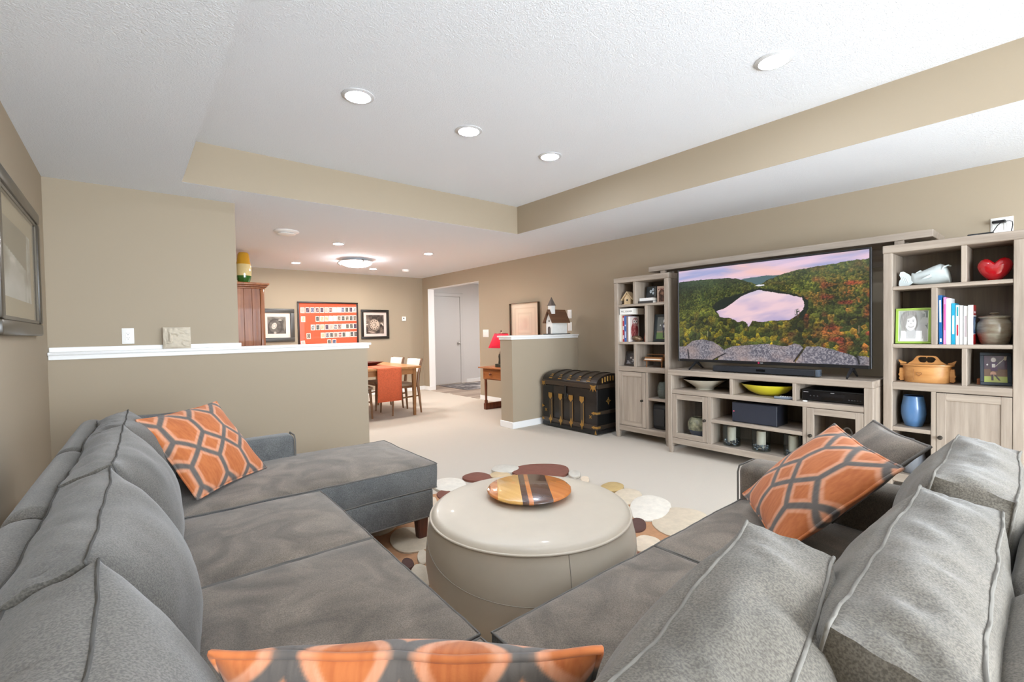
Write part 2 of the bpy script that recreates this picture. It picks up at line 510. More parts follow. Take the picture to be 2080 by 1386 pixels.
# rug in the hall
def hall_rug(u, v):
    n = fbm(u * 9, v * 7, 5, 4); s = fbm(u * 30, v * 6, 9, 3)
    im = mixc((70, 66, 68), (176, 170, 168), (n - .35) * 3)
    return mixc(im, (205, 198, 190), (s - .62) * 5)
t = thing('hall_rug', 'grey patterned rug on the hallway planks beyond the doorway', 'rug', (6.25, 8.85, .004))
obj('pile', MB().box(5.55, 7.3, 8.25, 9.42, .004, .012, .002), mat('rug_edge', (96, 90, 90), .9), t)
painted('pattern', frame_at((6.425, 8.835, .0125), (1, 0, 0), (0, 1, 0)), 1.73, 1.15, 110, 80, hall_rug, PRINT, t)

# ------------------------------------------------------------------ ceiling lamps and other ceiling things
LAMP = emit('lamp_lens', (222, 236, 255), DOWNLIGHT)
LAMP_D = emit('lamp_lens_dining', (250, 244, 238), DOWNLIGHT * 2.7)
DL = [(1.171, 2.914, ZT, 'recessed ceiling lamp of the tray row, nearest the left soffit', .076),
      (2.022, 2.914, ZT, 'recessed ceiling lamp in the middle of the tray row of three', .076),
      (2.872, 2.912, ZT, 'recessed ceiling lamp of the tray row, nearest the right soffit corner', .076),
      (2.878, 1.097, ZT, 'large-looking recessed lamp in the tray, above the end of the right sofa', .076),
      (1.171, 1.097, ZT, 'added unseen recessed tray lamp above the sofa corner, for more even light', .076),  # extra lamp added out of view to even out the light
      (2.152, 6.135, ZS, 'small recessed lamp on the lower ceiling between round vent and glowing bowl lamp', .06),
      (3.506, 6.176, ZS, 'small recessed lamp on the lower ceiling, right of the glowing bowl lamp', .06),
      (2.157, 8.141, ZS, 'small recessed lamp near the far wall, above the red framed card display', .06),
      (3.496, 8.183, ZS, 'small recessed lamp partly behind the glowing bowl lamp', .06)]
for (x, y, z, lab, r) in DL:
    t = thing('recessed_lamp', lab, 'ceiling lamp', (x, y, z), group='recessed ceiling lamps')
    k = r / .076
    m = MB().lathe([(.0765 * k, -.0005), (.0765 * k, -.010), (.08 * k, -.011), (.1 * k, -.004), (.1 * k, -.0005)], (x, y, z), 40, ring=True)
    obj('trim_ring', m, mat('lamp_ring', (205, 206, 208), .4) if 'lamp_ring' not in bpy.data.materials else bpy.data.materials['lamp_ring'], t)
    m = MB().lathe([(0, -.0035), (.0762 * k, -.004)], (x, y, z), 40)
    obj('lens', m, LAMP if z > 2.6 else LAMP_D, t, smooth=0)
# flush-mounted bowl lamp
t = thing('bowl_lamp', 'glowing white glass bowl lamp on the dining area ceiling', 'ceiling lamp', (2.84, 7.3, ZS))
cx, cy = 2.84, 7.3
obj('canopy', MB().lathe([(.11, 0), (.13, -.012), (.22, -.03), (.25, -.042), (.25, -.047), (.22, -.049)], (cx, cy, ZS), 40), WHITE, t)  # canopy widened to an opaque pan that keeps light off the ceiling
pr = [(.236 * math.cos(a), -.05 - .078 * math.sin(a)) for a in [PI / 2 * i / 10 for i in range(11)]]
obj('glass_bowl', MB().lathe(pr, (cx, cy, ZS), 48), emit('bowl_glass', (250, 250, 252), FIXTURE), t)
for k in range(3):
    m = MB()
    a = .55 + k * 2 * PI / 3
    mm = Matrix.Translation((cx, cy, 0)) @ Matrix.Rotation(a, 4, 'Z')
    m.tube([mm @ Vector((.2, 0, ZS - .035)), mm @ Vector((.25, 0, ZS - .035)), mm @ Vector((.272, 0, ZS - .052)), mm @ Vector((.266, 0, ZS - .075)), mm @ Vector((.238, 0, ZS - .09))], .01, 8)
    m.ball(mm @ Vector((.268, 0, ZS - .055)), .016, .016, .02, 10, 8)
    obj('clip', m, CHROME, t)
# round air diffuser
t = thing('ceiling_vent', 'round white air vent with a raised central disc on the lower ceiling', 'vent', (1.43, 5.741, ZS))
obj('vent_ring', MB().lathe([(.075, 0), (.13, 0), (.134, -.006), (.12, -.016), (.085, -.026), (.075, -.01)], (1.43, 5.741, ZS), 40, ring=True), WHITE, t)
obj('vent_disc', MB().lathe([(0, -.034), (.06, -.034), (.092, -.03), (.094, -.036), (.06, -.046), (0, -.048)], (1.43, 5.741, ZS), 40), WHITE, t)
obj('vent_throat', MB().lathe([(.01, -.001), (.075, -.001), (.062, -.034), (.01, -.034)], (1.43, 5.741, ZS), 30), BLACKM, t)
t = thing('smoke_detector', 'white smoke detector on the lower ceiling near the far right corner', 'detector', (4.051, 7.996, ZS))
obj('base_plate', MB().lathe([(.0, -.001), (.072, -.001), (.072, -.012), (.0, -.013)], (4.051, 7.996, ZS), 32), WHITE, t)
obj('shell', MB().lathe([(.064, -.012), (.064, -.03), (.052, -.042), (0, -.045)], (4.051, 7.996, ZS), 32), WHITE, t)
obj('test_button', MB().lathe([(.012, -.04), (.012, -.05), (0, -.05)], (4.07, 7.98, ZS), 12), mat('button_grey', (190, 190, 188), .5), t)

# ------------------------------------------------------------------ plates on the walls
PLATE = mat('plate_white', (240, 239, 235), .35)
SLOT = mat('slot_dark', (60, 56, 52), .6)
def plate(name, label, cat, c, n, w, h, kind, group=None):
    """c centre on the wall, n outward normal"""
    n = Vector(n); x = Vector((0, 0, 1)).cross(n)
    M = frame_at(c, x, (0, 0, 1))
    t = thing(name, label, cat, (c[0], c[1], c[2] - h / 2), group=group)
    obj('cover_plate', MB().box(-w / 2, w / 2, -h / 2, h / 2, 0, .006, .003, 2, M=M), PLATE, t)
    if kind == 'outlet':
        obj('receptacle', MB().box(-.017, .017, -.034, .034, .006, .009, .002, M=M), PLATE, t)
        for s in (-.018, .018):
            m = MB()
            m.box(-.008, -.0055, s + .0, s + .009, .009, .0096, M=M); m.box(.0055, .008, s + .001, s + .008, .009, .0096, M=M)
            m.box(-.0025, .0025, s - .009, s - .004, .009, .0096, M=M)
            obj('socket', m, SLOT, t)
    elif kind == 'rockers':
        k = max(1, int(w / .055))
        for i in range(k):
            u = (i - (k - 1) / 2) * .046
            obj('rocker', MB().box(u - .0165, u + .0165, -.033, .033, .006, .0105, .002, M=M), PLATE, t)
    return t, M
plate('wall_outlet', 'white two-socket outlet above the left ledge, left of stone plaque', 'outlet', (.001, 4.79, 1.268), (0, -1, 0), .076, .124, 'outlet')
plate('light_switch', 'white double light switch plate beside the doorway, left of picture', 'switch', (XR, 6.785, 1.22), (-1, 0, 0), .17, .135, 'rockers')
plate('light_switch', 'upper white switch plate right of the church birdhouse', 'switch', (XR, 4.71, 1.487), (-1, 0, 0), .08, .125, 'rockers')
plate('light_switch', 'lower white switch plate right of the church birdhouse', 'switch', (XR, 4.708, 1.305), (-1, 0, 0), .08, .125, 'rockers')
t, M = plate('media_plate', 'white double wall plate with black plug above right bookcase', 'outlet', (XR, .342, 1.972), (-1, 0, 0), .118, .118, None)
for u in (-.03, .03):
    obj('insert', MB().box(u - .02, u + .02, -.04, .04, .006, .009, .002, M=M), PLATE, t)
# thermostat
t = thing('thermostat', 'small white thermostat on the far wall right of the framed photos', 'thermostat', (4.54, YF, 1.51))
obj('case', MB().box(4.495, 4.585, YF - .022, YF, 1.505, 1.60, .005, 2), PLATE, t)
obj('display', MB().lathe([(0, 0), (.014, 0), (.014, .003), (0, .003)], n=16, M=frame_at((4.53, YF - .022, 1.563), (1, 0, 0), (0, 0, 1))), SLOT, t)

# ------------------------------------------------------------------ upholstery
def suede(name, a, b_, rough=.9, scale=5.0, speck=.5):
    m, nt, b, N, L = new_mat(name)
    b.inputs['Roughness'].default_value = rough
    b.inputs['Sheen Weight'].default_value = .25; b.inputs['Sheen Roughness'].default_value = .45
    b.inputs['Specular IOR Level'].default_value = .2
    tc = N.new('ShaderNodeTexCoord')
    n1 = N.new('ShaderNodeTexNoise'); n1.inputs['Scale'].default_value = scale; n1.inputs['Detail'].default_value = 3; n1.inputs['Distortion'].default_value = 1.2
    n2 = N.new('ShaderNodeTexNoise'); n2.inputs['Scale'].default_value = 300; n2.inputs['Detail'].default_value = 2
    L.new(tc.outputs['Object'], n1.inputs['Vector']); L.new(tc.outputs['Object'], n2.inputs['Vector'])
    cr = N.new('ShaderNodeValToRGB'); cr.color_ramp.elements[0].position = .34; cr.color_ramp.elements[1].position = .66
    cr.color_ramp.elements[0].color = (*lin(a), 1); cr.color_ramp.elements[1].color = (*lin(b_), 1)
    L.new(n1.outputs['Fac'], cr.inputs['Fac'])
    mx = N.new('ShaderNodeMix'); mx.data_type = 'RGBA'; mx.blend_type = 'OVERLAY'; mx.inputs['Factor'].default_value = speck
    c3 = N.new('ShaderNodeValToRGB'); c3.color_ramp.elements[0].position = .36; c3.color_ramp.elements[1].position = .64
    c3.color_ramp.elements[0].color = (.22, .22, .22, 1); c3.color_ramp.elements[1].color = (.78, .78, .78, 1)
    L.new(n2.outputs['Fac'], c3.inputs['Fac'])
    L.new(cr.outputs['Color'], mx.inputs['A']); L.new(c3.outputs['Color'], mx.inputs['B'])
    L.new(mx.outputs['Result'], b.inputs['Base Color'])
    bp = N.new('ShaderNodeBump'); bp.inputs['Strength'].default_value = .25; bp.inputs['Distance'].default_value = .0012
    L.new(n2.outputs['Fac'], bp.inputs['Height']); L.new(bp.outputs['Normal'], b.inputs['Normal'])
    return m
SUEDE = suede('grey_suede', (102, 94, 85), (132, 121, 109), speck=.4)
FELT = suede('grey_felt', (95, 90, 82), (106, 100, 91), scale=3.0, speck=.55)
FELTL = suede('grey_felt_dim', (86, 83, 78), (99, 95, 89), scale=3.0, speck=.55)  # the same felt, darkened for the less lit left cushions
SIDE = suede('grey_suede_side', (92, 93, 93), (106, 107, 106), scale=4)  # suede in the darker tone its upright faces show in shade
PIPE = mat('piping_grey', (104, 100, 95), .85)
PIPEL = mat('piping_light', (112, 108, 101), .9)
PIPED = mat('piping_dark', (78, 76, 73), .9)
MAHOG = wood('mahogany', (92, 45, 32), (62, 28, 21), 'z', .35, coat=.3)

def cush_point(a, b, c, H, crown, side, wob, seed, M, sag=0.0, pull=0.0, wrk=0.0):
    hx, hy, hz = H
    x = hx * a; y = hy * b; z = hz * c
    k = max(0.0, (1 - a * a) * (1 - b * b))
    if c > 0: z += crown[0] * (k ** .6) * max(0, c) ** 3
    else: z -= crown[1] * (k ** .6) * max(0, -c) ** 3
    w = (1 - c * c)
    x += side * w * (1 if a > 0 else -1) * abs(a) ** 6 * (1 - b ** 4)
    y += side * w * (1 if b > 0 else -1) * abs(b) ** 6 * (1 - a ** 4)
    if pull:
        x *= 1 - pull * (1 - b * b); y *= 1 - pull * (1 - a * a)
    if sag: y -= sag * (1 - a * a) * (b > 0) * b
    if wrk and abs(b) > .97:
        y += wrk * (1 - c * c) * noise.noise(Vector((a * hx * 26 + c * 1.3, c * 1.2, seed * 7.7))) + wrk * .4 * (1 - c * c) * noise.noise(Vector((a * hx * 60 + c * 2, c * 2, seed)))
    p = Vector((x, y, z))
    q = p + Vector((seed * 3.1, seed * 1.7, seed))
    if wob:
        d = noise.noise_vector(q * 6.0) * wob + noise.noise_vector(q * 17.0) * (wob * .35)
        p = p + d
    return M @ p

def cushion(name, M, H, crown, mat_, parent, n=22, nc=6, side=.0, wob=.004, seed=1, sag=0.0, pull=0.0, pipes=(1,), pr=.005, pmat=None, label=None, wrk=0.0, sidemat=None):
    """boxed cushion, local z is the thick axis; pipes: which edges (c=+1/-1) carry piping"""
    A = [math.sin(PI / 2 * t) * .35 + t * .65 for t in np.linspace(-1, 1, n + 1)]
    CC = list(np.linspace(-1, 1, nc + 1))
    mb = MB()
    P = lambda a, b, c: cush_point(a, b, c, H, crown, side, wob, seed, M, sag, pull, wrk)
    def patch(f, U, V):
        vs = [f(u, v) for v in V for u in U]; k = len(U)
        mb.add(vs, [(j * k + i, j * k + i + 1, (j + 1) * k + i + 1, (j + 1) * k + i) for j in range(len(V) - 1) for i in range(k - 1)])
    patch(lambda u, v: P(u, v, 1), A, A); patch(lambda u, v: P(u, v, -1), A, A)
    for s in (-1, 1):
        patch(lambda u, v: P(s, u, v), A, CC); patch(lambda u, v: P(u, s, v), A, CC)
    # weld
    key = {}; remap = []; nv = []
    for p in mb.v:
        q = (round(p[0], 5), round(p[1], 5), round(p[2], 5))
        if q not in key: key[q] = len(nv); nv.append(p)
        remap.append(key[q])
    mb.v = nv; mb.f = [tuple(remap[i] for i in f) for f in mb.f]
    o = obj(name, mb, mat_, parent, label=label, smooth=50, local=True)
    if sidemat is not None:               # same suede; nap and shade of the upright faces put into a darker colour
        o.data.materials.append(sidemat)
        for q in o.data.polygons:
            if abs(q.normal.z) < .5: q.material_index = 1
    for c in pipes:
        pts = []
        T = list(np.linspace(-1, 1, 2 * n + 1))
        for t in T[:-1]: pts.append(P(t, -1, c))
        for t in T[:-1]: pts.append(P(1, t, c))
        for t in T[:-1]: pts.append(P(-t, 1, c))
        for t in T[:-1]: pts.append(P(-1, -t, c))
        obj('piping', MB().tube(pts, pr, 6, closed=True), pmat or PIPE, o, local=True, smooth=60)
    return o
def seat(name, x0, x1, y0, y1, z0, z1, parent, mat_=None, seed=1, crown=.036, **k):
    M = Matrix.Translation(((x0 + x1) / 2, (y0 + y1) / 2, (z0 + z1) / 2))
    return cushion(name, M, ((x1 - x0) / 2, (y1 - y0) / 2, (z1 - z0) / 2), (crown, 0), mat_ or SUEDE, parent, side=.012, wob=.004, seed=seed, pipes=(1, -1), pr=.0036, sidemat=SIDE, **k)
def leg(parent, x, y, z1=.15, local=True):
    m = MB().taper((x, y, .013), (x, y, z1), .026, .026, .036, .036)
    return obj('leg', m, MAHOG, parent, local=True)

# left part of the sectional: corner, two seats, chaise.  Local x points away from the wall, y along it.
sofa = thing('sectional_sofa', 'long grey suede sectional with chaise along the left wall', 'sofa', (.69, .985, 0), math.radians(-1.6))
def lbox(name, x0, x1, y0, y1, z0, z1, b, mat_, parent, seg=3, **k):
    return obj(name, MB().box(x0, x1, y0, y1, z0, z1, b, seg), mat_, parent, local=True, **k)
lbox('seat_base', -.90, -.03, -.9, 1.47, .15, .325, .012, SIDE, sofa)
lbox('chaise_base', -.90, .655, 1.475, 2.26, .155, .318, .012, SIDE, sofa)
m = MB().tube([(-.03, 1.473, .16), (.655, 1.473, .16), (.657, 2.26, .16), (-.03, 2.262, .16)], .005, 6)
obj('piping', m, PIPE, sofa, local=True)
seat('seat_cushion', -.60, .005, .01, .755, .318, .455, sofa, seed=3)
seat('seat_cushion', -.60, .008, .765, 1.468, .318, .455, sofa, seed=5)
seat('corner_cushion', -.60, .0, -.72, .0, .318, .452, sofa, seed=7)
seat('chaise_cushion', -.60, .682, 1.478, 2.275, .322, .462, sofa, seed=9, n=30, crown=.045)
for x, y in ((.60, 1.535), (.60, 2.2), (-.85, 2.2), (-.85, -.8)): leg(sofa, x, y)
# padded back and far arm
def padded(name, pts_xz, y0, y1, mat_, parent, wob=.003, nseg=30, bow=.0):
    """profile in x,z swept along local y with soft undulation"""
    mb = MB(); k = len(pts_xz)
    vs = []
    for j in range(nseg + 1):
        y = y0 + (y1 - y0) * j / nseg
        e = min(1, min(j, nseg - j) / 1.5 + .55)
        cx = sum(p[0] for p in pts_xz) / k; cz = sum(p[1] for p in pts_xz) / k
        for (x, z) in pts_xz:
            q = Vector((cx + (x - cx) * (.75 + .25 * min(1, e)), y, cz + (z - cz) * (.9 + .1 * min(1, e))))
            vs.append(q + noise.noise_vector(Vector((x * 3, y * 4, z * 3 + 4))) * wob)
    fs = [(j * k + i, j * k + (i + 1) % k, (j + 1) * k + (i + 1) % k, (j + 1) * k + i) for j in range(nseg) for i in range(k)]
    fs += [tuple(range(k - 1, -1, -1)), tuple(nseg * k + i for i in range(k))]
    mb.add(vs, fs)
    return obj(name, mb, mat_, parent, local=True, smooth=45)
def round_rect(x0, x1, z0, z1, r, n=5):
    o = []
    for cx, cz, a0 in ((x1 - r, z0 + r, -PI / 2), (x1 - r, z1 - r, 0), (x0 + r, z1 - r, PI / 2), (x0 + r, z0 + r, PI)):
        for i in range(n + 1):
            a = a0 + PI / 2 * i / n; o.append((cx + r * math.cos(a), cz + r * math.sin(a)))
    return o
padded('back_frame', round_rect(-.965, -.86, .16, .83, .05), -1.0, .62, FELTL, sofa)
padded('back_frame', round_rect(-.965, -.86, .16, .83, .05), .63, 1.43, FELTL, sofa)
padded('back_frame', round_rect(-.965, -.86, .16, .83, .05), 1.44, 2.30, FELTL, sofa)
m = MB().box(-.88, .045, 2.135, 2.285, .16, .625, .035, 4)
obj('arm', m, SIDE, sofa, local=True)
obj('piping', MB().tube([(.043, 2.14, .17), (.045, 2.14, .59), (.042, 2.15, .622), (.042, 2.262, .622), (.045, 2.275, .59), (.043, 2.275, .17)], .005, 6), PIPE, sofa, local=True)
def back_cushion(parent, y0, y1, seed, xb=-.673, tilt=20, h=.43, th=.062, zb=.455, wob=.008, crown=.095):
    """back cushion facing local +x, leaning back; y0..y1 along the sofa"""
    t = math.radians(tilt)
    up = Vector((-math.sin(t), 0, math.cos(t))); nrm = Vector((math.cos(t), 0, math.sin(t)))
    cen = Vector((xb, (y0 + y1) / 2, zb)) + up * (h / 2)
    M = Matrix(((0, up.x, nrm.x, cen.x), (1, up.y, nrm.y, cen.y), (0, up.z, nrm.z, cen.z), (0, 0, 0, 1)))
    return cushion('back_cushion', M, ((y1 - y0) / 2, h / 2, th), (crown, .03), FELTL, parent, n=34, nc=10, side=.022, wob=wob, seed=seed, pipes=(1, -1), pr=.0028, pmat=PIPED, sag=.014, wrk=.008)
back_cushion(sofa, -.70, .045, 2, xb=-.648)
back_cushion(sofa, .055, .80, 4)
back_cushion(sofa, .815, 1.60, 6)
back_cushion(sofa, 1.61, 2.14, 8)

# right part: two seats facing the room, back towards the camera.  Local x = -y world, local y = x world
love = thing('loveseat_section', 'grey suede two-seat section with one arm at the right', 'sofa', (.72, .985, 0), math.radians(-90))
# in local axes: x -> world -y ; y -> world x.   (local x grows towards the camera)
lbox('seat_base', .03, .86, .01, 1.46, .15, .325, .012, SIDE, love)
seat('seat_cushion', .0, .60, .006, .756, .318, .452, love, seed=11)
seat('seat_cushion', .0, .60, .766, 1.462, .318, .452, love, seed=13)
obj('arm', MB().box(-.02, .95, 1.468, 1.66, .16, .615, .04, 4), SUEDE, love, local=True)
obj('piping', MB().tube([(-.0185, 1.474, .17), (-.0185, 1.474, .575), (-.0165, 1.486, .603), (-.0165, 1.642, .603), (-.0185, 1.654, .575), (-.0185, 1.654, .17)], .004, 6), PIPE, love, local=True)
for x, y in ((.05, 1.60), (.9, 1.60), (.05, .08), (.9, .08)): leg(love, x, y)
padded('back_frame', round_rect(.905, 1.10, .16, .80, .07), -.72, .50, FELT, love)
padded('back_frame', round_rect(.905, 1.10, .16, .80, .07), .51, 1.66, FELT, love)
def back_cushion_r(x0, x1, seed, yf, tilt=12, h=.41, th=.073, zb=.447, crown=.08, yaw=0.0, bk=.05):
    """world x0..x1; front face looks to world +y = local -x"""
    t = math.radians(tilt)
    up = Vector((math.sin(t), 0, math.cos(t))); nrm = Vector((-math.cos(t), 0, math.sin(t)))
    cen = Vector((.985 - yf, (x0 + x1) / 2 - .72, zb)) + up * (h / 2)
    M = Matrix(((0, up.x, nrm.x, cen.x), (-1, up.y, nrm.y, cen.y), (0, up.z, nrm.z, cen.z), (0, 0, 0, 1)))
    M = Matrix.Translation(cen) @ Matrix.Rotation(yaw, 4, 'Z') @ Matrix.Translation(-cen) @ M
    return cushion('back_cushion', M, ((x1 - x0) / 2, h / 2, th), (crown, bk), FELT, love, n=36, nc=10, side=.022, wob=.008, seed=seed, pipes=(1, -1), pr=.0032, pmat=PIPEL, sag=.012, wrk=.011)
back_cushion_r(.27, .955, 21, .372, yaw=.16, h=.415, bk=.10)
back_cushion_r(.71, 1.51, 22, .236, yaw=.045, h=.40)
back_cushion_r(1.52, 2.15, 23, .245, yaw=.045, zb=.465)

# throw pillows -----------------------------------------------------------
ORANGE = (186, 107, 56); PEACH = (208, 147, 114); TAUPE = (98, 91, 86)
def lattice(d, n, h=1.0, Lf=1.35, w=.2, w2=.45, phase=(0, 0)):
    """squares corner to corner in rows, long hexagons between the rows"""
    P = 2 * h + Lf * h
    d = (d + phase[0] + h) % (2 * h) - h
    n = (n + phase[1] + P / 2) % P - P / 2
    ad = np.abs(d); an = np.abs(n)
    e1 = np.abs(ad + an - h) / 1.414
    e2 = np.where(an > h, ad, np.hypot(ad, an - h))
    e = np.minimum(e1, e2)
    return e
def lattice_rgb(d, n, phase=(0, 0), pxw=.05):
    e = lattice(d, n, phase=phase)
    st = fbm(d * 14 + n * 2, n * 2.2, 3, 3)
    base = mixc(ORANGE, (164, 86, 40), (st - .35) * 1.6)
    pe = mixc(PEACH, (196, 124, 86), (st - .4) * 2)
    ta = mixc(TAUPE, (82, 77, 74), (st - .4) * 2)
    im = base * 1.0
    k = np.clip((.335 - e) / pxw + .5, 0, 1)[..., None]; im = im * (1 - k) + pe * k
    k = np.clip((.145 - e) / pxw + .5, 0, 1)[..., None]; im = im * (1 - k) + ta * k
    return im
PILLOW = attr_mat('pillow_weave', .85, bump=.2, bscale=260, sheen=.15)
def throw_pillow(name, label, cen, R, size, thick, n=110, reps=3.0, pattern=True, phase=(0, 0), group=None, matl=None, wob=.004, seed=1, pull=.055, sag=0, asp=1.0):
    cen = Vector(cen)
    t = thing(name, label, 'pillow', (cen.x, cen.y, cen.z - size * .35), group=group)
    M = Matrix(((R[0][0], R[1][0], R[2][0], cen.x), (R[0][1], R[1][1], R[2][1], cen.y), (R[0][2], R[1][2], R[2][2], cen.z), (0, 0, 0, 1)))
    hs = size / 2
    def P(a, b, s):
        k = max(0, (1 - a * a)) ** .55 * max(0, (1 - b * b)) ** .55
        x = hs * a * (1 - pull * (1 - b * b)); y = asp * hs * b * (1 - pull * (1 - a * a)) - sag * (1 - a * a) * max(0, b)
        q = Vector((x, y, s * thick * k))
        d = noise.noise_vector(q * 9 + Vector((seed, seed * 2, 0))) * wob
        return M @ (q + d)
    A = np.linspace(-1, 1, n + 1)
    mb = MB(); cols = []
    for s in (1, -1):
        vs = [P(a, b, s) for b in A for a in A]; k = n + 1
        mb.add(vs, [(j * k + i, j * k + i + 1, (j + 1) * k + i + 1, (j + 1) * k + i) for j in range(n) for i in range(n)])
    fr = obj('cover', mb, PILLOW if pattern else matl, t, smooth=70)
    u, v = np.meshgrid(A, A)
    def colour(a, b): return lattice_rgb(a * reps, b * reps, phase, pxw=reps * 2.0 / n * 1.4)
    if pattern:
        c = linA(colour(u, v)).reshape(-1, 3)
        ca = fr.data.color_attributes.new('Col', 'FLOAT_COLOR', 'POINT')
        full = np.ones((len(fr.data.vertices), 4)); full[:, :3] = np.concatenate([c, c])
        ca.data.foreach_set('color', full.astype(np.float32).ravel())
    pts = []; pc = []
    T = np.linspace(-1, 1, 61)[:-1]
    for q in ([(x, -1) for x in T], [(1, x) for x in T], [(-x, 1) for x in T], [(-1, -x) for x in T]):
        for a, b in q: pts.append(P(a, b, 0)); pc.append((a, b))
    mb = MB().tube(pts, .0055, 7, closed=True)
    if pattern:
        pc = np.array(pc); c = linA(colour(pc[:, 0], pc[:, 1]))
        obj('piping', mb, PILLOW, t, colors=np.repeat(c, 7, axis=0), smooth=70)
    else:
        obj('piping', mb, PIPE, t, smooth=70)
    return t
throw_pillow('throw_pillow', 'orange hexagon-pattern pillow leaning at the chaise end of the left sofa', (.285, 2.835, .70),
             ((.752, -.431, .498), (.658, .46, -.596), (.028, .776, .63)), 1, 1) if False else None
_n = Vector((.498, -.596, .63)); _x = Vector((.752, .658, .028)); _x = (_x - _n * _x.dot(_n) / _n.dot(_n)).normalized(); _n.normalize(); _y = _n.cross(_x)
throw_pillow('throw_pillow', 'orange hexagon-pattern pillow leaning at the chaise end of the left sofa', (.301, 2.852, .688),
             (_x, _y, _n), .475, .072, group='orange lattice pillows', phase=(.55, .2), reps=3.1)
_n = Vector((-.476, .503, .722)); _n.normalize(); _x = Vector((-.79, -.606, -.098)); _x = (_x - _n * _x.dot(_n)).normalized(); _y = _n.cross(_x)
throw_pillow('throw_pillow', 'orange hexagon-pattern pillow at the arm end of the right sofa', (1.917, .615, .676),
             (_x, _y, _n), .462, .075, group='orange lattice pillows', phase=(.3, .5), reps=3.1, seed=4)
_d = Vector((.378, -.336, 0)).normalized(); _up = Vector((-.264, -.30, .9165)).normalized(); _n = _d.cross(_up).normalized(); _up = _n.cross(_d)
throw_pillow('throw_pillow', 'orange hexagon-pattern pillow standing in the sofa corner, cropped by the bottom edge', (.315, .6075, .663),
             (_d, _up, _n), .50, .082, n=170, group='orange lattice pillows', phase=(1.0, .08), reps=3.27, seed=6, wob=.009, pull=.03, sag=.008, asp=.8)
_n = Vector((-.408, .585, .701)).normalized(); _x = Vector((.379, -.59, .713)); _x = (_x - _n * _x.dot(_n)).normalized(); _y = _n.cross(_x)
throw_pillow('throw_pillow', 'plain grey pillow behind the orange one at the right sofa arm', (2.19, .545, .695),
             (_x, _y, _n), .41, .06, n=40, pattern=False, matl=SUEDE, seed=8)
_n = Vector((.35, -.8, .5)).normalized(); _x = Vector((.92, .35, 0)); _x = (_x - _n * _x.dot(_n)).normalized(); _y = _n.cross(_x)
throw_pillow('throw_pillow', 'plain dark grey pillow behind the orange one at the left sofa chaise', (.20, 3.03, .69),
             (_x, _y, _n), .37, .05, n=40, pattern=False, matl=SIDE, seed=9)

# ottoman ------------------------------------------------------------------
LEATH = mat('cream_leather', (200, 188, 170), .42, var=.03, vscale=6, bump=.12, bscale=320, bdist=.0008, coat=.08)
SEAM = mat('leather_seam', (158, 150, 136), .6)
ox, oy = 1.44, 1.63
ot = thing('ottoman', 'round cream leather drum ottoman in the middle of the pebble rug', 'ottoman', (ox, oy, .024))
prof = [(.40, .024), (.43, .03), (.455, .07), (.478, .14), (.488, .21), (.487, .27), (.480, .33), (.470, .38), (.462, .412)]
obj('side_panel', MB().lathe(prof, (ox, oy, 0), 96), LEATH, ot, smooth=60)
pt = [(.462, .412), (.452, .432), (.43, .441), (.36, .447), (.22, .45), (0, .451)]
obj('top_panel', MB().lathe(pt, (ox, oy, 0), 96), LEATH, ot, smooth=60)
ring = [(ox + .463 * math.cos(2 * PI * i / 120), oy + .463 * math.sin(2 * PI * i / 120), .4155) for i in range(120)]
obj('piping', MB().tube(ring, .0055, 8, closed=True), LEATH, ot, smooth=70)
for a in (-1.98, .1, 2.2):
    pts = [(ox + (r + .0008) * math.cos(a), oy + (r + .0008) * math.sin(a), z) for r, z in prof[2:]]
    obj('seam', MB().tube(pts, .0016, 6), SEAM, ot)
# looping decorative seam: dips between the vertical seams
pts = []
for i in range(121):
    q = i / 120; a = -3.9 + 3.4 * q
    z = .40 - .165 * math.sin(PI * q) ** .7
    r = np.interp(z, [p[1] for p in prof], [p[0] for p in prof])
    pts.append((ox + (r + .0006) * math.cos(a), oy + (r + .0006) * math.sin(a), z))
obj('seam', MB().tube(pts, .0016, 6), SEAM, ot)

# lazy susan ----------------------------------------------------------------
bx, by, bz = 1.498, 1.70, .452
ls = thing('lazy_susan', 'round striped wooden turntable board on the cream ottoman', 'board', (bx, by, bz))
obj('foot', MB().lathe([(.11, 0), (.115, .004), (.115, .012), (.1, .014)], (bx, by, bz), 40), BLACKM, ls)
W_ = {'maple': wood('maple', (226, 178, 104), (206, 156, 84), 'y', .25, coat=.5), 'walnut': wood('walnut', (92, 60, 44), (64, 40, 30), 'y', .25, coat=.5),
      'cherry': wood('cherry', (210, 132, 66), (184, 106, 48), 'y', .25, coat=.5)}
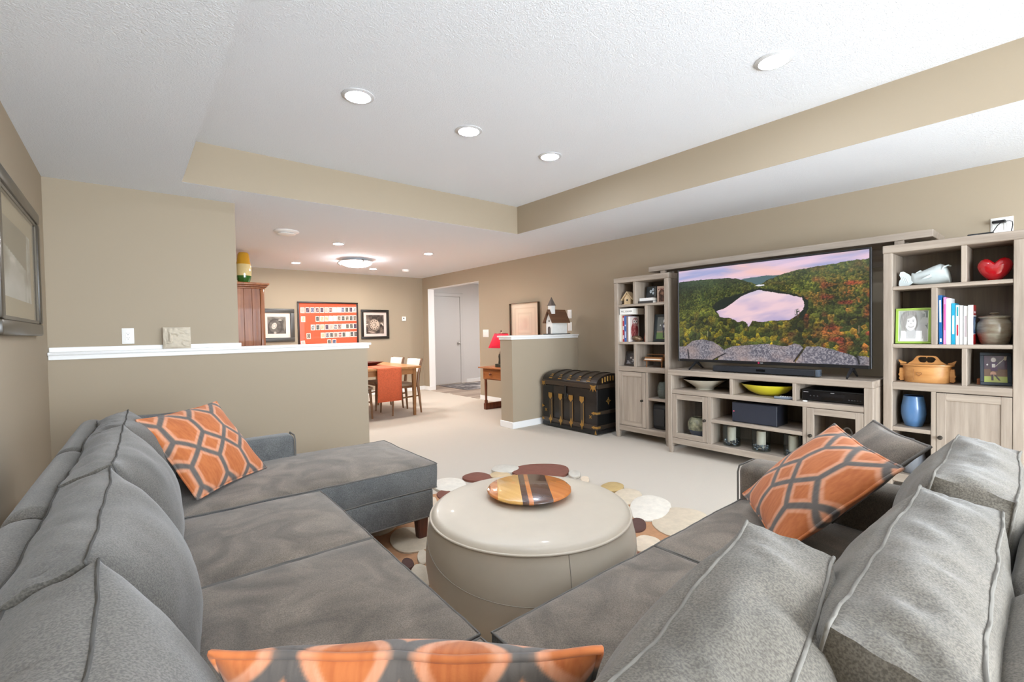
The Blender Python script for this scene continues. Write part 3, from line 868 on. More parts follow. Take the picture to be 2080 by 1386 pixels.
# strips run along world direction roughly (.64,.77)->towards far right; build in a rotated frame
sd = math.radians(53)
Ms = Matrix.Translation((bx, by, bz)) @ Matrix.Rotation(sd - PI / 2, 4, 'Z')
R_ = .207
edges = [(-R_, -.155, 'cherry'), (-.155, -.045, 'maple'), (-.045, -.016, 'walnut'), (-.016, .005, 'cherry'), (.005, .096, 'walnut'), (.096, R_, 'cherry')]
for x0, x1, w in edges:
    xs = np.linspace(x0, x1, 13)
    def ylim(x, R): return math.sqrt(max(0, R * R - x * x))
    layers = [(R_ - .03, .014), (R_ - .006, .020), (R_, .027), (R_ - .002, .033), (R_ - .008, .037)]
    mb = MB(); vs = []; fs = []; k = len(xs)
    for (R, z) in layers:
        sc = R / R_
        for x in xs: vs.append(Ms @ Vector((x * sc if abs(x) > R_ - .01 else max(-R, min(R, x)), ylim(max(-R, min(R, x)), R), z)))
        for x in xs: vs.append(Ms @ Vector((x * sc if abs(x) > R_ - .01 else max(-R, min(R, x)), -ylim(max(-R, min(R, x)), R), z)))
    nl = len(layers)
    for l in range(nl - 1):
        for i in range(k - 1):
            a = l * 2 * k + i; b_ = (l + 1) * 2 * k + i
            fs.append((a, a + 1, b_ + 1, b_)); fs.append((a + k, b_ + k, b_ + k + 1, a + k + 1))
    for l in (0, nl - 1):
        for i in range(k - 1):
            a = l * 2 * k + i; fs.append((a, a + k, a + k + 1, a + 1))
    for i in (0, k - 1):
        for l in range(nl - 1):
            a = l * 2 * k + i; b_ = (l + 1) * 2 * k + i
            fs.append((a, b_, b_ + k, a + k))
    mb.add(vs, fs)
    obj('strip', mb, W_[w], ls, smooth=40, label={'maple': 'pale maple strip', 'walnut': 'dark walnut strip', 'cherry': 'reddish cherry strip'}[w])

# pebble rug ------------------------------------------------------------------
STC = {'m': (128, 80, 66), 'd': (92, 64, 56), 'g': (206, 200, 188), 't': (208, 184, 146), 'c': (222, 204, 180), 'k': (188, 160, 108), 'b': (212, 196, 172), 'w': (230, 222, 208)}
STM = {k: mat('pebble_' + k, v, .95, var=.07, vscale=22, bump=.6, bscale=300, bdist=.003) for k, v in STC.items()}
stones = [(2.262, 3.235, 0.126, 0.111, 1.75, 'm'), (2.579, 3.246, 0.131, 0.118, 2.01, 'g'), (2.435, 3.132, 0.1, 0.092, 1.58, 't'), (2.785, 2.995, 0.252, 0.211, 2.4, 'm'), (2.923, 2.727, 0.089, 0.054, -2.44, 'g'), (2.885, 2.573, 0.075, 0.036, -2.45, 'c'), (2.897, 2.301, 0.109, 0.088, -2.85, 'k'), (2.815, 2.099, 0.171, 0.112, -2.66, 'b'), (2.748, 1.86, 0.256, 0.133, -2.65, 'w'), (2.699, 1.602, 0.248, 0.168, -2.93, 'b'), (2.442, 1.744, 0.104, 0.053, -2.61, 'd'), (2.262, 1.56, 0.108, 0.079, -2.9, 'c'), (1.977, 3.226, 0.174, 0.138, 1.4, 'w'), (1.828, 3.043, 0.099, 0.065, 1.17, 'm'), (1.679, 2.961, 0.103, 0.025, 1.06, 'c'), (1.266, 2.522, 0.18, 0.117, 1.31, 'b'), (1.217, 2.279, 0.083, 0.03, 1.1, 'b'), (1.119, 2.262, 0.062, 0.033, 1.2, 'd'), (1.115, 2.11, 0.127, 0.055, 1.13, 'b')]
rug = thing('pebble_rug', 'shaggy rug of brown, cream and grey felt pebbles under the ottoman', 'rug', (1.85, 2.0, 0))
rr = random.Random(11)
x0, x1, y0, y1 = .35, 2.82, .75, 3.12
out = []
for i in range(160):
    q = i / 160 * 2 * PI; c, s = math.cos(q), math.sin(q)
    k = 1 / max(abs(c), abs(s)); k = min(k, 1.22)
    w = 1 + .025 * math.sin(9 * q + 1) + .02 * math.sin(17 * q)
    out.append(((x0 + x1) / 2 + (x1 - x0) / 2 * c * k * w, (y0 + y1) / 2 + (y1 - y0) / 2 * s * k * w))
obj('backing', MB().prism(out, .001, .012), mat('rug_tan', (186, 138, 100), .95, var=.08, vscale=40, bump=.5, bscale=300, bdist=.003), rug)
def ok(x, y, r):
    for (a, b_, ra, rb, th, _) in stones:
        d = math.hypot(x - a, y - b_)
        dx, dy = x - a, y - b_
        u = dx * math.cos(th) + dy * math.sin(th); v = -dx * math.sin(th) + dy * math.cos(th)
        if (u / (ra + r)) ** 2 + (v / (rb + r)) ** 2 < 1.04: return False
    return True
for r in (.19, .15, .12, .09, .065, .05):
    for _ in range(260):
        x = rr.uniform(.42, 2.75); y = rr.uniform(.8, 3.05)
        el = rr.uniform(.72, 1)
        if x - r < .36 or x + r > 2.86 or y - r < .72 or y + r > 3.12: continue
        if math.hypot(x - ox, y - oy) < .3: continue
        if ok(x, y, r): stones.append((x, y, r, r * el, rr.uniform(0, PI), rr.choice('mdgtckbwbwcb')))
for (a, b_, ra, rb, th, cc) in stones:
    ph = rr.uniform(0, 9); pl = []; pi_ = []
    for i in range(22):
        q = 2 * PI * i / 22
        k = .98 + .035 * math.sin(2 * q + ph) + .03 * math.sin(3 * q + ph * 2) + .015 * math.sin(5 * q + ph)
        u = ra * k * math.copysign(abs(math.cos(q)) ** .9, math.cos(q)); v = rb * k * math.copysign(abs(math.sin(q)) ** .9, math.sin(q))
        pl.append((a + u * math.cos(th) - v * math.sin(th), b_ + u * math.sin(th) + v * math.cos(th)))
    n = len(pl); mb = MB(); zt = rr.uniform(.0, .006)
    ins = [(a + (x - a) * .93, b_ + (y - b_) * .93) for x, y in pl]
    vs = [(x, y, .0012 + zt * .1) for x, y in pl] + [(x, y, .015 + zt) for x, y in pl] + [(x, y, .020 + zt) for x, y in ins]
    fs = [(i, (i + 1) % n, n + (i + 1) % n, n + i) for i in range(n)] + [(n + i, n + (i + 1) % n, 2 * n + (i + 1) % n, 2 * n + i) for i in range(n)] + [tuple(range(2 * n, 3 * n))]
    mb.add(vs, fs)
    obj('pebble', mb, STM[cc], rug, smooth=40)

# ------------------------------------------------------------------ entertainment wall
XF, XB = 4.37, 4.715
def knob(parent, x, y, z, r=.014):
    M = frame_at((x, y, z), (0, -1, 0), (0, 0, 1))      # local z -> world -x
    m = MB().lathe([(r * .95, 0), (r * .9, .003), (r * .4, .005), (r * .4, .013), (r * .8, .017), (r, .022), (r * .8, .027), (0, .029)], n=18, M=M)
    return obj('knob', m, METAL, parent)
def panel_door(parent, y0, y1, z0, z1, ky, kz, glass=False, st=.055, th=.02, xf=XF):
    g = .002
    d = obj('door', MB().box(xf, xf + th, y0 + g, y0 + st, z0 + g, z1 - g, .002), OAKZ, parent)
    obj('door_stile', MB().box(xf, xf + th, y1 - st, y1 - g, z0 + g, z1 - g, .002), OAKZ, d)
    obj('door_rail', MB().box(xf, xf + th, y0 + st, y1 - st, z0 + g, z0 + st, .0015), OAKY, d)
    obj('door_rail', MB().box(xf, xf + th, y0 + st, y1 - st, z1 - st, z1 - g, .0015), OAKY, d)
    if glass:
        obj('pane', MB().box(xf + .009, xf + .012, y0 + st - .004, y1 - st + .004, z0 + st - .004, z1 - st + .004), GLASS, d)
    else:
        obj('door_panel', MB().box(xf + .008, xf + .015, y0 + st - .003, y1 - st + .003, z0 + st - .003, z1 - st + .003), OAKZ, d)
    knob(d, xf, ky, kz)
    return d
def bookcase(label, y0, y1, oy0, oy1, div, door, knob_y, shelf4):
    t = thing('bookcase', label, 'bookcase', ((XF + XB) / 2, (y0 + y1) / 2, 0), group='matching grey oak bookcases')
    P = lambda name, x0, x1, a, b_, c, e_, m_, bev=.003: obj(name, MB().box(x0, x1, a, b_, c, e_, bev), m_, t)
    P('side_panel', XF, XB, y0, oy0, .06, 1.782, OAKZ); P('side_panel', XF, XB, oy1, y1, .06, 1.782, OAKZ)
    for a, b_ in ((y0, oy0), (oy1, y1)):
        for xa in (XF, XB - .05):
            obj('leg', MB().taper((xa + .025, (a + b_) / 2, .001), (xa + .025, (a + b_) / 2, .06), .017, (b_ - a) / 2 - .006, .025, (b_ - a) / 2), OAKZ, t)
    P('top', XF - .003, XB + .003, y0 - .003, y1 + .003, 1.782, 1.84, OAKY, .004)
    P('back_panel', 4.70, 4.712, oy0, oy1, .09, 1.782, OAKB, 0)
    P('bottom_rail', XF + .002, XF + .03, oy0, oy1, .088, .15, OAKY); P('bottom', XF + .03, 4.70, oy0, oy1, .128, .15, OAKY, 0)
    P('middle_rail', XF + .002, 4.70, oy0, oy1, .773, .828, OAKY)
    P('shelf', XF + .003, 4.70, oy0, oy1, 1.081, 1.108, OAKY); P('shelf', XF + .003, 4.70, oy0, oy1, 1.508, 1.534, OAKY)
    for (c, e_), (a, b_) in zip(((1.534, 1.782), (1.108, 1.508), (.828, 1.081), (.15, .773)), div):
        P('divider', XF + .004, 4.70, a, b_, c, e_, OAKZ, .002)
    P('shelf', XF + .006, 4.70, shelf4[0], shelf4[1], .466, .495, OAKY)
    panel_door(t, door[0], door[1], .153, .770, knob_y, .455, st=.052, xf=XF + .001)
    return t
bookcase('tall grey oak bookcase left of the television, beside the black trunk', 2.705, 3.41, 2.757, 3.358,
         ((3.117, 3.149), (2.969, 3.0), (3.117, 3.149), (2.967, 2.998)), (2.998, 3.358), 3.042, (2.757, 2.967))
bookcase('tall grey oak bookcase right of the television, holding the red heart vase', .195, .912, .247, .857,
         ((.463, .49), (.611, .642), (.459, .485), (.615, .642)), (.247, .615), .592, (.642, .857))
# bridge shelf above the television
br = thing('bridge_shelf', 'long grey oak shelf bridging the two bookcases above the television', 'shelf', (4.74, 1.84, 1.84))
obj('board', MB().box(4.50, 4.97, .65, 3.03, 1.886, 1.940, .003), OAKY, br)
for y in (.845, 2.86): obj('post', MB().box(4.51, 4.55, y - .028, y + .028, 1.8435, 1.886, .002), OAKZ, br)
for y in (.845, 2.86): obj('post', MB().box(4.66, 4.70, y - .028, y + .028, 1.8435, 1.886, .002), OAKZ, br)
obj('back_rail', MB().box(4.90, 4.925, .94, 2.69, 1.74, 1.886, .002), OAKY, br)
# media console
CX, CB = 4.19, 4.66
cs = thing('media_console', 'wide grey oak media console with glass doors under the television', 'console', ((CX + CB) / 2, 1.773, 0))
P = lambda name, x0, x1, a, b_, c, e_, m_, bev=.003, par=cs: obj(name, MB().box(x0, x1, a, b_, c, e_, bev), m_, par)
c0, c1, i0, i1 = .932, 2.612, .988, 2.568
P('top', CX, CB, c0, c1, .785, .838, OAKY, .004)
P('side_panel', CX, CB, c0, i0, .07, .785, OAKZ); P('side_panel', CX, CB, i1, c1, .07, .785, OAKZ)
for yy, hw in (((c0 + i0) / 2, .028), ((c1 + i1) / 2, .022)):
    for xx in (CX + .025, CB - .025): obj('leg', MB().taper((xx, yy, .001), (xx, yy, .07), .017, hw - .006, .025, hw), OAKZ, cs)
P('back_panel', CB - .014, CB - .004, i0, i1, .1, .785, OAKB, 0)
P('shelf', CX + .002, CB - .014, i0, i1, .601, .643, OAKY)
P('bottom', CX + .002, CB - .014, i0, i1, .10, .158, OAKY)
P('divider', CX + .004, CB - .014, 1.962, 1.988, .643, .785, OAKZ, .002); P('divider', CX + .004, CB - .014, 1.444, 1.470, .643, .785, OAKZ, .002)
P('divider', CX + .004, CB - .014, 2.163, 2.195, .158, .601, OAKZ, .002); P('divider', CX + .004, CB - .014, 1.368, 1.397, .158, .601, OAKZ, .002)
P('shelf', CX + .006, CB - .014, 1.397, 2.163, .362, .394, OAKY)
panel_door(cs, 2.195, 2.568, .160, .599, 2.224, .372, glass=True, st=.053, xf=CX + .001)
panel_door(cs, .988, 1.368, .160, .599, 1.340, .375, glass=True, st=.053, xf=CX + .001)

# television -----------------------------------------------------------------
ty0, ty1, tz0, tz1, tx = .973, 2.577, .918, 1.842, 4.33
tv = thing('television', 'large flat television showing a lake between autumn hills', 'television', (tx + .05, (ty0 + ty1) / 2, .838))
m = MB(); m.box(tx + .008, tx + .05, ty0 + .004, ty1 - .004, tz0 + .004, tz1 - .004, .006, 2); m.box(tx + .05, tx + .085, ty0 + .3, ty1 - .3, tz0 + .05, tz0 + .5, .012, 2)
obj('case', m, BLACK, tv)
bz = .014
for (a, b_, c, e_) in ((ty0, ty0 + bz, tz0, tz1), (ty1 - bz, ty1, tz0, tz1), (ty0 + bz, ty1 - bz, tz1 - bz, tz1), (ty0 + bz, ty1 - bz, tz0, tz0 + .026)):
    obj('bezel', MB().box(tx, tx + .012, a, b_, c, e_, .002), BLACK, tv)
def tv_image(u, v):
    # u 0..1 left to right, v 0..1 bottom to top
    def U(x, y):
        s = (x - 95) / 1912.0; uu = 1.32 * s / (1 + .32 * s); yt = 250 - 210 * s; yb = 1135 + 75 * s
        return uu, (yb - y) / (yb - yt)
    def poly(pts): return [U(*p) for p in pts]
    def line(pts): q = sorted(poly(pts)); return np.interp(u, [a for a, _ in q], [b for _, b in q])
    n = fbm(u * 3 + v * 2, v * 16 - u * 3, 1, 5); n2 = fbm(u * 2.4 - v, v * 9 + u * 3, 7, 4)
    sky = mixc((168, 172, 214), (236, 204, 222), (n - .3) * 2.4)
    sky = mixc(sky, (246, 200, 196), (n2 - .52) * 4 * np.clip(1.4 - np.abs(u - .55) * 2, 0, 1))
    sky = mixc(sky, (243, 190, 205), np.clip((.86 - v) * 5, 0, 1) * (u < .45) * np.clip((.42 - u) * 5, 0, .8))
    img = sky
    jag = (fbm(u * 60, u * 0 + 2, 3, 3) - .5) * .022
    far = line([(700, 345), (760, 325), (980, 297), (1120, 292), (1230, 280), (1300, 300)])
    img = fill(img, (v < far + jag * .3) & (u > .38) & (u < .72), (84, 108, 112))
    # trees: two layers of cells
    def cells(sc, seed):
        x = u * sc * 1.75; y = v * sc; ci = np.floor(x); cj = np.floor(y)
        best = np.full(u.shape, 9.0); bid = np.zeros(u.shape); bh = np.zeros(u.shape)
        for di in (-1, 0, 1):
            for dj in (-1, 0, 1):
                i = ci + di; j = cj + dj
                r1 = vnoise(i, j, seed); r2 = vnoise(i, j, seed + 5); r3 = vnoise(i, j, seed + 9)
                dx = x - (i + r1); dy = y - (j + r2)
                d = dx * dx * 1.1 + dy * dy
                k = d < best
                best = np.where(k, d, best); bid = np.where(k, r3, bid); bh = np.where(k, dy - dx * .4, bh)
        return best, bid, bh
    sc = 46
    b1, id1, h1 = cells(24, 2); b2, id2, h2 = cells(60, 4)
    w = np.clip((v - .42) * 6, 0, 1)
    idm = np.where(vnoise(u * 50, v * 40, 8) < w, id2, id1); idm = id1 * (1 - w) + id2 * w
    hh = h1 * (1 - w) + h2 * w
    rg = np.clip((u - .55) * 2.6, 0, 1) * np.clip(1.2 - np.abs(v - .38) * 2.0, 0, 1)
    pal = mixc((54, 66, 30), (112, 116, 44), idm * 1.3 - .1)
    pal = mixc(pal, (158, 138, 34), (idm - .66) * 3.5 * np.clip(.55 - v, 0, .4) * 3)
    red = vnoise(u * 22, v * 14, 15) * .6 + idm * .4
    pal = mixc(pal, (196, 110, 56), (red - .5) * 3.2 * rg)
    pal = mixc(pal, (150, 66, 44), (vnoise(u * 26, v * 18, 19) - .6) * 5 * np.clip(rg + .08, 0, 1))
    dark = np.clip((v - .52) * 3, 0, 1) * np.clip(.55 - u, 0, 1) * 1.8
    pal = mixc(pal, (34, 52, 38), dark)
    tex = fbm(u * 170, v * 100, 21, 3); big = fbm(u * 13, v * 10, 23, 3)
    shade = .62 + .36 * np.clip(hh * .9 + .45, 0, 1) + (tex - .5) * 1.0 + (big - .5) * .8
    hz = np.clip((v - .72) * 2.2, 0, .35)
    forest = mixc(pal * shade[..., None], (108, 124, 110), hz)
    left = line([(60, 362), (90, 360), (300, 335), (560, 318), (680, 322), (760, 345), (880, 382), (940, 408)])
    right = line([(930, 385), (1000, 338), (1100, 300), (1280, 245), (1600, 190), (1900, 145), (2030, 128)])
    img = np.where(((v < left + jag * .6) & (u < .53))[..., None], forest, img)
    img = np.where(((v < right + jag * .6) & (u > .50))[..., None], forest, img)
    img = np.where((v < U(920, 405)[1])[..., None], forest, img)
    wob = (fbm(u * 70, v * 50, 31, 3) - .5) * .024
    uu, vv = u + wob * .5, v + wob
    img = fill(img, inpoly(uu, vv, poly([(430, 612), (470, 565), (560, 520), (700, 482), (860, 432), (905, 425), (1000, 430), (1200, 470), (1345, 510), (1400, 545), (1400, 640), (1340, 735), (1300, 730), (1340, 640), (900, 470), (600, 640), (475, 670)])), (26, 36, 28))
    lake = inpoly(u + wob * .3, v + wob * .5, poly([(475, 655), (560, 625), (640, 570), (720, 510), (800, 475), (905, 440), (1000, 458), (1200, 490), (1335, 522), (1362, 590), (1350, 640), (1300, 690), (1210, 748), (1100, 755), (1030, 752), (960, 765), (890, 760), (840, 752), (800, 815), (770, 770), (740, 752), (700, 765), (600, 722), (510, 715)]))
    wn = fbm(u * 4 + 3 * v, v * 9 - u * 4, 41, 4)
    water = mixc((176, 166, 206), (240, 206, 214), (wn - .34) * 2.6); water = mixc(water, (245, 228, 230), np.clip((v - .58) * 4, 0, .7))
    img = np.where(lake[..., None], water, img)
    img = fill(img, inpoly(u, v, poly([(868, 398), (900, 388), (958, 385), (960, 396), (905, 405)])), (238, 236, 240))
    # rocks
    rk = fbm(u * 190, v * 105, 51, 2); rl = fbm(u * 12, v * 9, 52, 3)
    rock = mixc((92, 90, 102), (172, 166, 172), (rk - .28) * 1.9); rock = mixc(rock, (186, 160, 152), (rl - .45) * 1.6)
    def rock_in(pts, lightness):
        k = inpoly(u, v + wob * .25, poly(pts)); return k, lightness
    for pts, lg in (([(60, 1012), (160, 1010), (230, 955), (330, 940), (440, 965), (520, 1020), (570, 1075), (500, 1115), (440, 1150), (60, 1200)], .95),
                    ([(1880, 1112), (1950, 1115), (2050, 1135), (2050, 1260), (1890, 1260)], .9),
                    ([(460, 1250), (490, 1135), (560, 1042), (640, 1010), (800, 1000), (990, 988), (1130, 1010), (1190, 1010), (1260, 985), (1320, 1000), (1348, 1040), (1270, 1150), (1240, 1300)], 1.0),
                    ([(1250, 1300), (1275, 1165), (1380, 1015), (1500, 1015), (1650, 1050), (1850, 1110), (1895, 1150), (1905, 1300)], 1.0)):
        k = inpoly(u, v + wob * .25, poly(pts))
        # each rock scaled by its own brightness
        img = np.where(k[..., None], rock * lg, img)
    for (a, b_) in (((440, 1145), (560, 1085)), ((1255, 1165), (1340, 1050)), ((180, 1045), (190, 1130)), ((1885, 1120), (1905, 1190))):
        A, B = np.array(U(*a)), np.array(U(*b_)); d = B - A
        tt = np.clip(((u - A[0]) * d[0] + (v - A[1]) * d[1]) / (d @ d), 0, 1)
        dist = np.hypot((u - A[0] - tt * d[0]) * 1.75, v - A[1] - tt * d[1])
        img = fill(img, np.clip((.010 - dist) / .006, 0, .85), (30, 30, 34))
    # birch stems and the small pine in front of the water
    for (x, y0_, y1_, c) in ((385, 855, 915, (150, 146, 110)), (1903, 805, 885, (196, 160, 130)), (1291, 655, 725, (60, 66, 60))):
        A, B = U(x, y0_), U(x, y1_)
        img = fill(img, (np.abs(u - A[0]) < .0014) & (v < A[1]) & (v > B[1]), c)
    A = U(1290, 675); img = fill(img, (ell(u, v, A[0], A[1], .011, .035, .8) * (fbm(u * 200, v * 120, 61, 2) > .45)), (70, 74, 66))
    return np.clip(img, 0, 255)
Mt = frame_at((tx + .006, (ty0 + ty1) / 2, (tz0 + .026 + tz1 - bz) / 2), (0, -1, 0), (0, 0, 1))
painted('screen', Mt, ty1 - ty0 - 2 * bz, tz1 - tz0 - bz - .026, 620, 350, tv_image, SCREEN, tv)
for y in (2.39, 1.10):
    m = MB()
    m.tube([(tx + .03, y, tz0 + .004), (tx - .02, y - .0, tz0 - .02), (tx - .115, y, .849)], [.014, .013, .008], 8)
    m2 = MB(); m2.tube([(tx + .03, y, tz0 + .004), (tx + .06, y, tz0 - .02), (tx + .15, y, .849)], [.014, .013, .008], 8)
    f = obj('foot', m, BLACK, tv); obj('foot_rear', m2, BLACK, f)
LOGO = mat('logo_silver', (205, 205, 208), .3, .3)
LOGOR = mat('logo_red', (176, 44, 80), .4)
Ml = frame_at((tx - .0012, (ty0 + ty1) / 2, tz0 + .013), (0, -1, 0), (0, 0, 1))
lg = obj('logo_badge', MB().lathe([(0, 0), (.0085, 0), (.0085, .001), (0, .001)], n=20, M=Ml @ Matrix.Translation((-.014, 0, 0))), LOGOR, tv)
text('lettering', 'LG', .018, Ml @ Matrix.Translation((.012, -.0005, .0004)), LOGO, tv)
# soundbar
sb = thing('soundbar', 'long black soundbar on the console in front of the television', 'soundbar', (4.285, 1.735, .838))
obj('body', MB().box(4.245, 4.32, 1.30, 2.17, .844, .898, .006, 2), BLACK, sb)
obj('grille', MB().box(4.243, 4.246, 1.33, 2.165, .849, .893, .001), mat('speaker_cloth', (30, 31, 36), .9, bump=.3, bscale=900), sb)
obj('display', MB().box(4.2415, 4.2435, 1.70, 1.775, .862, .882), mat('glass_black', (8, 8, 10), .1), sb)
obj('end_cap', MB().box(4.243, 4.322, 1.297, 1.322, .843, .899, .005, 2), mat('gloss_grey', (74, 82, 92), .2), sb)
for y in (1.4, 2.07): obj('rubber_foot', MB().box(4.26, 4.31, y - .02, y + .02, .8385, .845), BLACKM, sb)

# ------------------------------------------------------------------ things on the shelves
def lathe_thing(name, label, cat, c, prof, m_, part='body', n=36, group=None, sx=1, sy=1):
    t = thing(name, label, cat, c, group=group)
    obj(part, MB().lathe(prof, c, n, sx=sx, sy=sy), m_, t, smooth=50)
    return t
def book(label, y0, y1, x0, depth, z0, hgt, cov, pages=(238, 234, 224), lean=0.0, spine_marks=None, group=None, cover_fn=None):
    """upright book, spine towards the room (-x); y0<y1"""
    t = thing('book', label, 'book', (x0 + depth / 2, (y0 + y1) / 2, z0), group=group)
    M = Matrix.Translation((0, (y0 + y1) / 2, z0)) @ Matrix.Rotation(lean, 4, 'X') @ Matrix.Translation((0, -(y0 + y1) / 2, -z0))
    cm = mat('cover_' + label[:24].replace(' ', '_'), cov, .4)
    m = MB(); b = .0018
    m.box(x0, x0 + depth, y0, y0 + b, z0, z0 + hgt, M=M); m.box(x0, x0 + depth, y1 - b, y1, z0, z0 + hgt, M=M); m.box(x0, x0 + .002, y0 + b, y1 - b, z0, z0 + hgt, M=M)
    obj('cover', m, cm, t, smooth=0)
    obj('pages', MB().box(x0 + .002, x0 + depth - .003, y0 + b, y1 - b, z0 + .003, z0 + hgt - .003, M=M), bpy.data.materials.get('book_pages') or mat('book_pages', pages, .8), t, smooth=0)
    if spine_marks:
        for a, b_, c in spine_marks:      # coloured bands printed on the spine (fractions of height)
            mm = bpy.data.materials.get('ink_%d_%d_%d' % c) or mat('ink_%d_%d_%d' % c, c, .5)
            w = (y1 - y0) * .5
            obj('spine_print', MB().box(x0 - .0006, x0, (y0 + y1) / 2 - w / 2, (y0 + y1) / 2 + w / 2, z0 + a * hgt, z0 + b_ * hgt, M=M), mm, t, smooth=0)
    if cover_fn:
        Mc = M @ frame_at((x0 + depth / 2, y0 - .0006, z0 + hgt / 2), (1, 0, 0), (0, 0, 1))
        painted('cover_print', Mc, depth, hgt, 40, 60, cover_fn, PRINTG, t)
    return t
def picture_frame(name, label, c, w, h, fw, th, fcol, fn, yaw=0.0, lean=10.0, mat_w=0.0, res=(48, 48), group=None, rough=.35, cat='picture frame', glossy=True, easel=True, matc=(236, 232, 224)):
    """frame standing on its lower edge at c (bottom centre), facing -x turned by yaw (deg), leaning back"""
    t = thing(name, label, cat, c, group=group)
    M = Matrix.Translation((c[0], c[1], c[2] + .0022)) @ Matrix.Rotation(math.radians(yaw), 4, 'Z') @ frame_at((0, 0, 0), (0, -1, 0), (0, 0, 1)) @ Matrix.Rotation(math.radians(-lean), 4, 'X')
    key = 'frame_%d_%d_%d' % tuple(fcol)
    fm = bpy.data.materials.get(key) or mat(key, fcol, rough)
    m = MB()
    for a, b_, c_, e_ in ((-w / 2, w / 2, 0, fw), (-w / 2, w / 2, h - fw, h), (-w / 2, -w / 2 + fw, fw, h - fw), (w / 2 - fw, w / 2, fw, h - fw)):
        m.box(a, b_, c_, e_, -th / 2, th / 2, .002, M=M)
    obj('frame', m, fm, t)
    iw, ih = w - 2 * fw, h - 2 * fw
    obj('backing', MB().box(-iw / 2, iw / 2, fw, h - fw, -th / 2, -th / 4, M=M), BLACKM, t)
    if mat_w:
        obj('mount', MB().box(-iw / 2, iw / 2, fw, h - fw, -th / 4, -th / 4 + .001, M=M), bpy.data.materials.get('mount') or mat('mount', matc, .8), t)
    painted('photo', M @ Matrix.Translation((0, h / 2, -th / 4 + .002)), iw - 2 * mat_w, ih - 2 * mat_w, res[0], res[1], fn, PRINTG if glossy else PRINT, t)
    if easel:
        obj('easel_leg', MB().box(-.02, .02, .004 + h * .05, h * .55, -th / 2 - .003, -th / 2 - .001, M=M), BLACKM, t)
    return t

# --- left bookcase -----------------------------------------------------------
BIRCH = wood('birch', (220, 196, 158), (196, 168, 128), 'z', .6)
t = thing('birdhouse', 'small pale wooden birdhouse on the top left cubby shelf', 'birdhouse', (4.46, 3.265, 1.534))
hx, hy, hz = 4.46, 3.265, 1.534
obj('house_body', MB().prism([(hy - .045, hz + .005), (hy + .045, hz + .005), (hy + .045, hz + .07), (hy, hz + .125), (hy - .045, hz + .07)], hx - .035, hx + .035, 'x'), BIRCH, t, smooth=0)
for s in (-1, 1):
    a = (hy, hz + .138); b_ = (hy + s * .078, hz + .05)
    dx, dz = b_[0] - a[0], b_[1] - a[1]; L_ = math.hypot(dx, dz); nx, nz = -dz / L_ * .008 * s, dx / L_ * .008 * s
    obj('roof_board', MB().prism([a, b_, (b_[0] + nx, b_[1] + nz), (a[0], a[1] + .012)], hx - .05, hx + .05, 'x'), BIRCH, t, smooth=0)
obj('entry_hole', MB().lathe([(0, 0), (.011, 0), (.011, .002), (0, .002)], n=16, M=frame_at((hx - .0365, hy, hz + .052), (0, -1, 0), (0, 0, 1))), BLACKM, t)
obj('perch', MB().tube([(hx - .034, hy, hz + .028), (hx - .055, hy, hz + .028)], .003, 8), BIRCH, t)
obj('floor_board', MB().box(hx - .06, hx + .04, hy - .055, hy + .055, hz + .0005, hz + .006, .001), BIRCH, t)
def flat_book(label, x0, x1, y0, y1, z0, z1, cov, lettering=None, size=.03, grp=None):
    t = thing('book', label, 'book', ((x0 + x1) / 2, (y0 + y1) / 2, z0), group=grp)
    cm = mat('cover_' + label[:24].replace(' ', '_'), cov, .45); b = .0025
    m = MB(); m.box(x0, x1, y0, y1, z0, z0 + b); m.box(x0, x1, y0, y1, z1 - b, z1); m.box(x0, x0 + b, y0, y1, z0 + b, z1 - b)
    obj('cover', m, cm, t, smooth=0)
    obj('pages', MB().box(x0 + b, x1 - .004, y0 + .004, y1 - .004, z0 + b, z1 - b), bpy.data.materials.get('book_pages') or mat('book_pages', (238, 234, 224), .8), t, smooth=0)
    if lettering:
        text('lettering', lettering, size, frame_at((x0 - .0006, (y0 + y1) / 2 - .006, (z0 + z1) / 2), (0, -1, 0), (0, 0, 1)), SLOT, t)
    return t
flat_book('dark flat book under a white one in the upper left bookcase', 4.42, 4.55, 2.925, 3.115, 1.5345, 1.562, (70, 66, 62))
flat_book('white flat book lying on a dark one in the upper left bookcase', 4.43, 4.55, 2.93, 3.105, 1.5625, 1.594, (238, 236, 232))
def flowers_photo(u, v):
    im = mixc((24, 30, 34), (46, 54, 58), fbm(u * 4, v * 4, 2, 3))
    for cx, cy, r in ((.42, .55, .13), (.66, .72, .12), (.70, .38, .11)):
        im = fill(im, ell(u, v, cx, cy, r, r * 1.2, .5), (206, 214, 220)); im = fill(im, ell(u, v, cx + .02, cy, r * .4, r * .5, .6), (120, 136, 150))
    return im
picture_frame('photo_frame', 'small dark picture with pale blossoms standing on the flat white book', (4.50, 3.0, 1.5955), .145, .128, .006, .010, (30, 34, 36), flowers_photo, yaw=-12, lean=6, easel=False)
def plaque_print(u, v):
    im = mixc((188, 160, 140), (206, 180, 160), fbm(u * 6, v * 6, 3, 3))
    arch = (np.abs(u - .5) < .36) & (v > .06) & ((v < .5) | (ell(u, v, .5, .5, .36, .3, .05) > .5))
    n = fbm(u * 9, v * 9, 8, 4)
    im = np.where(arch[..., None], mixc((58, 36, 28), (132, 92, 70), (n - .3) * 2), im)
    im = fill(im, ell(u, v, .5, .56, .12, .1, .3), (150, 112, 88)); im = fill(im, (v > .78) & (v < .86) & (np.abs(u - .5) < .4) & (fbm(u * 40, v * 20, 5, 2) > .45), (120, 56, 48))
    return im
t = thing('arch_plaque', 'small tan plaque with a dark carved arch in the upper left bookcase', 'plaque', (4.47, 2.84, 1.534))
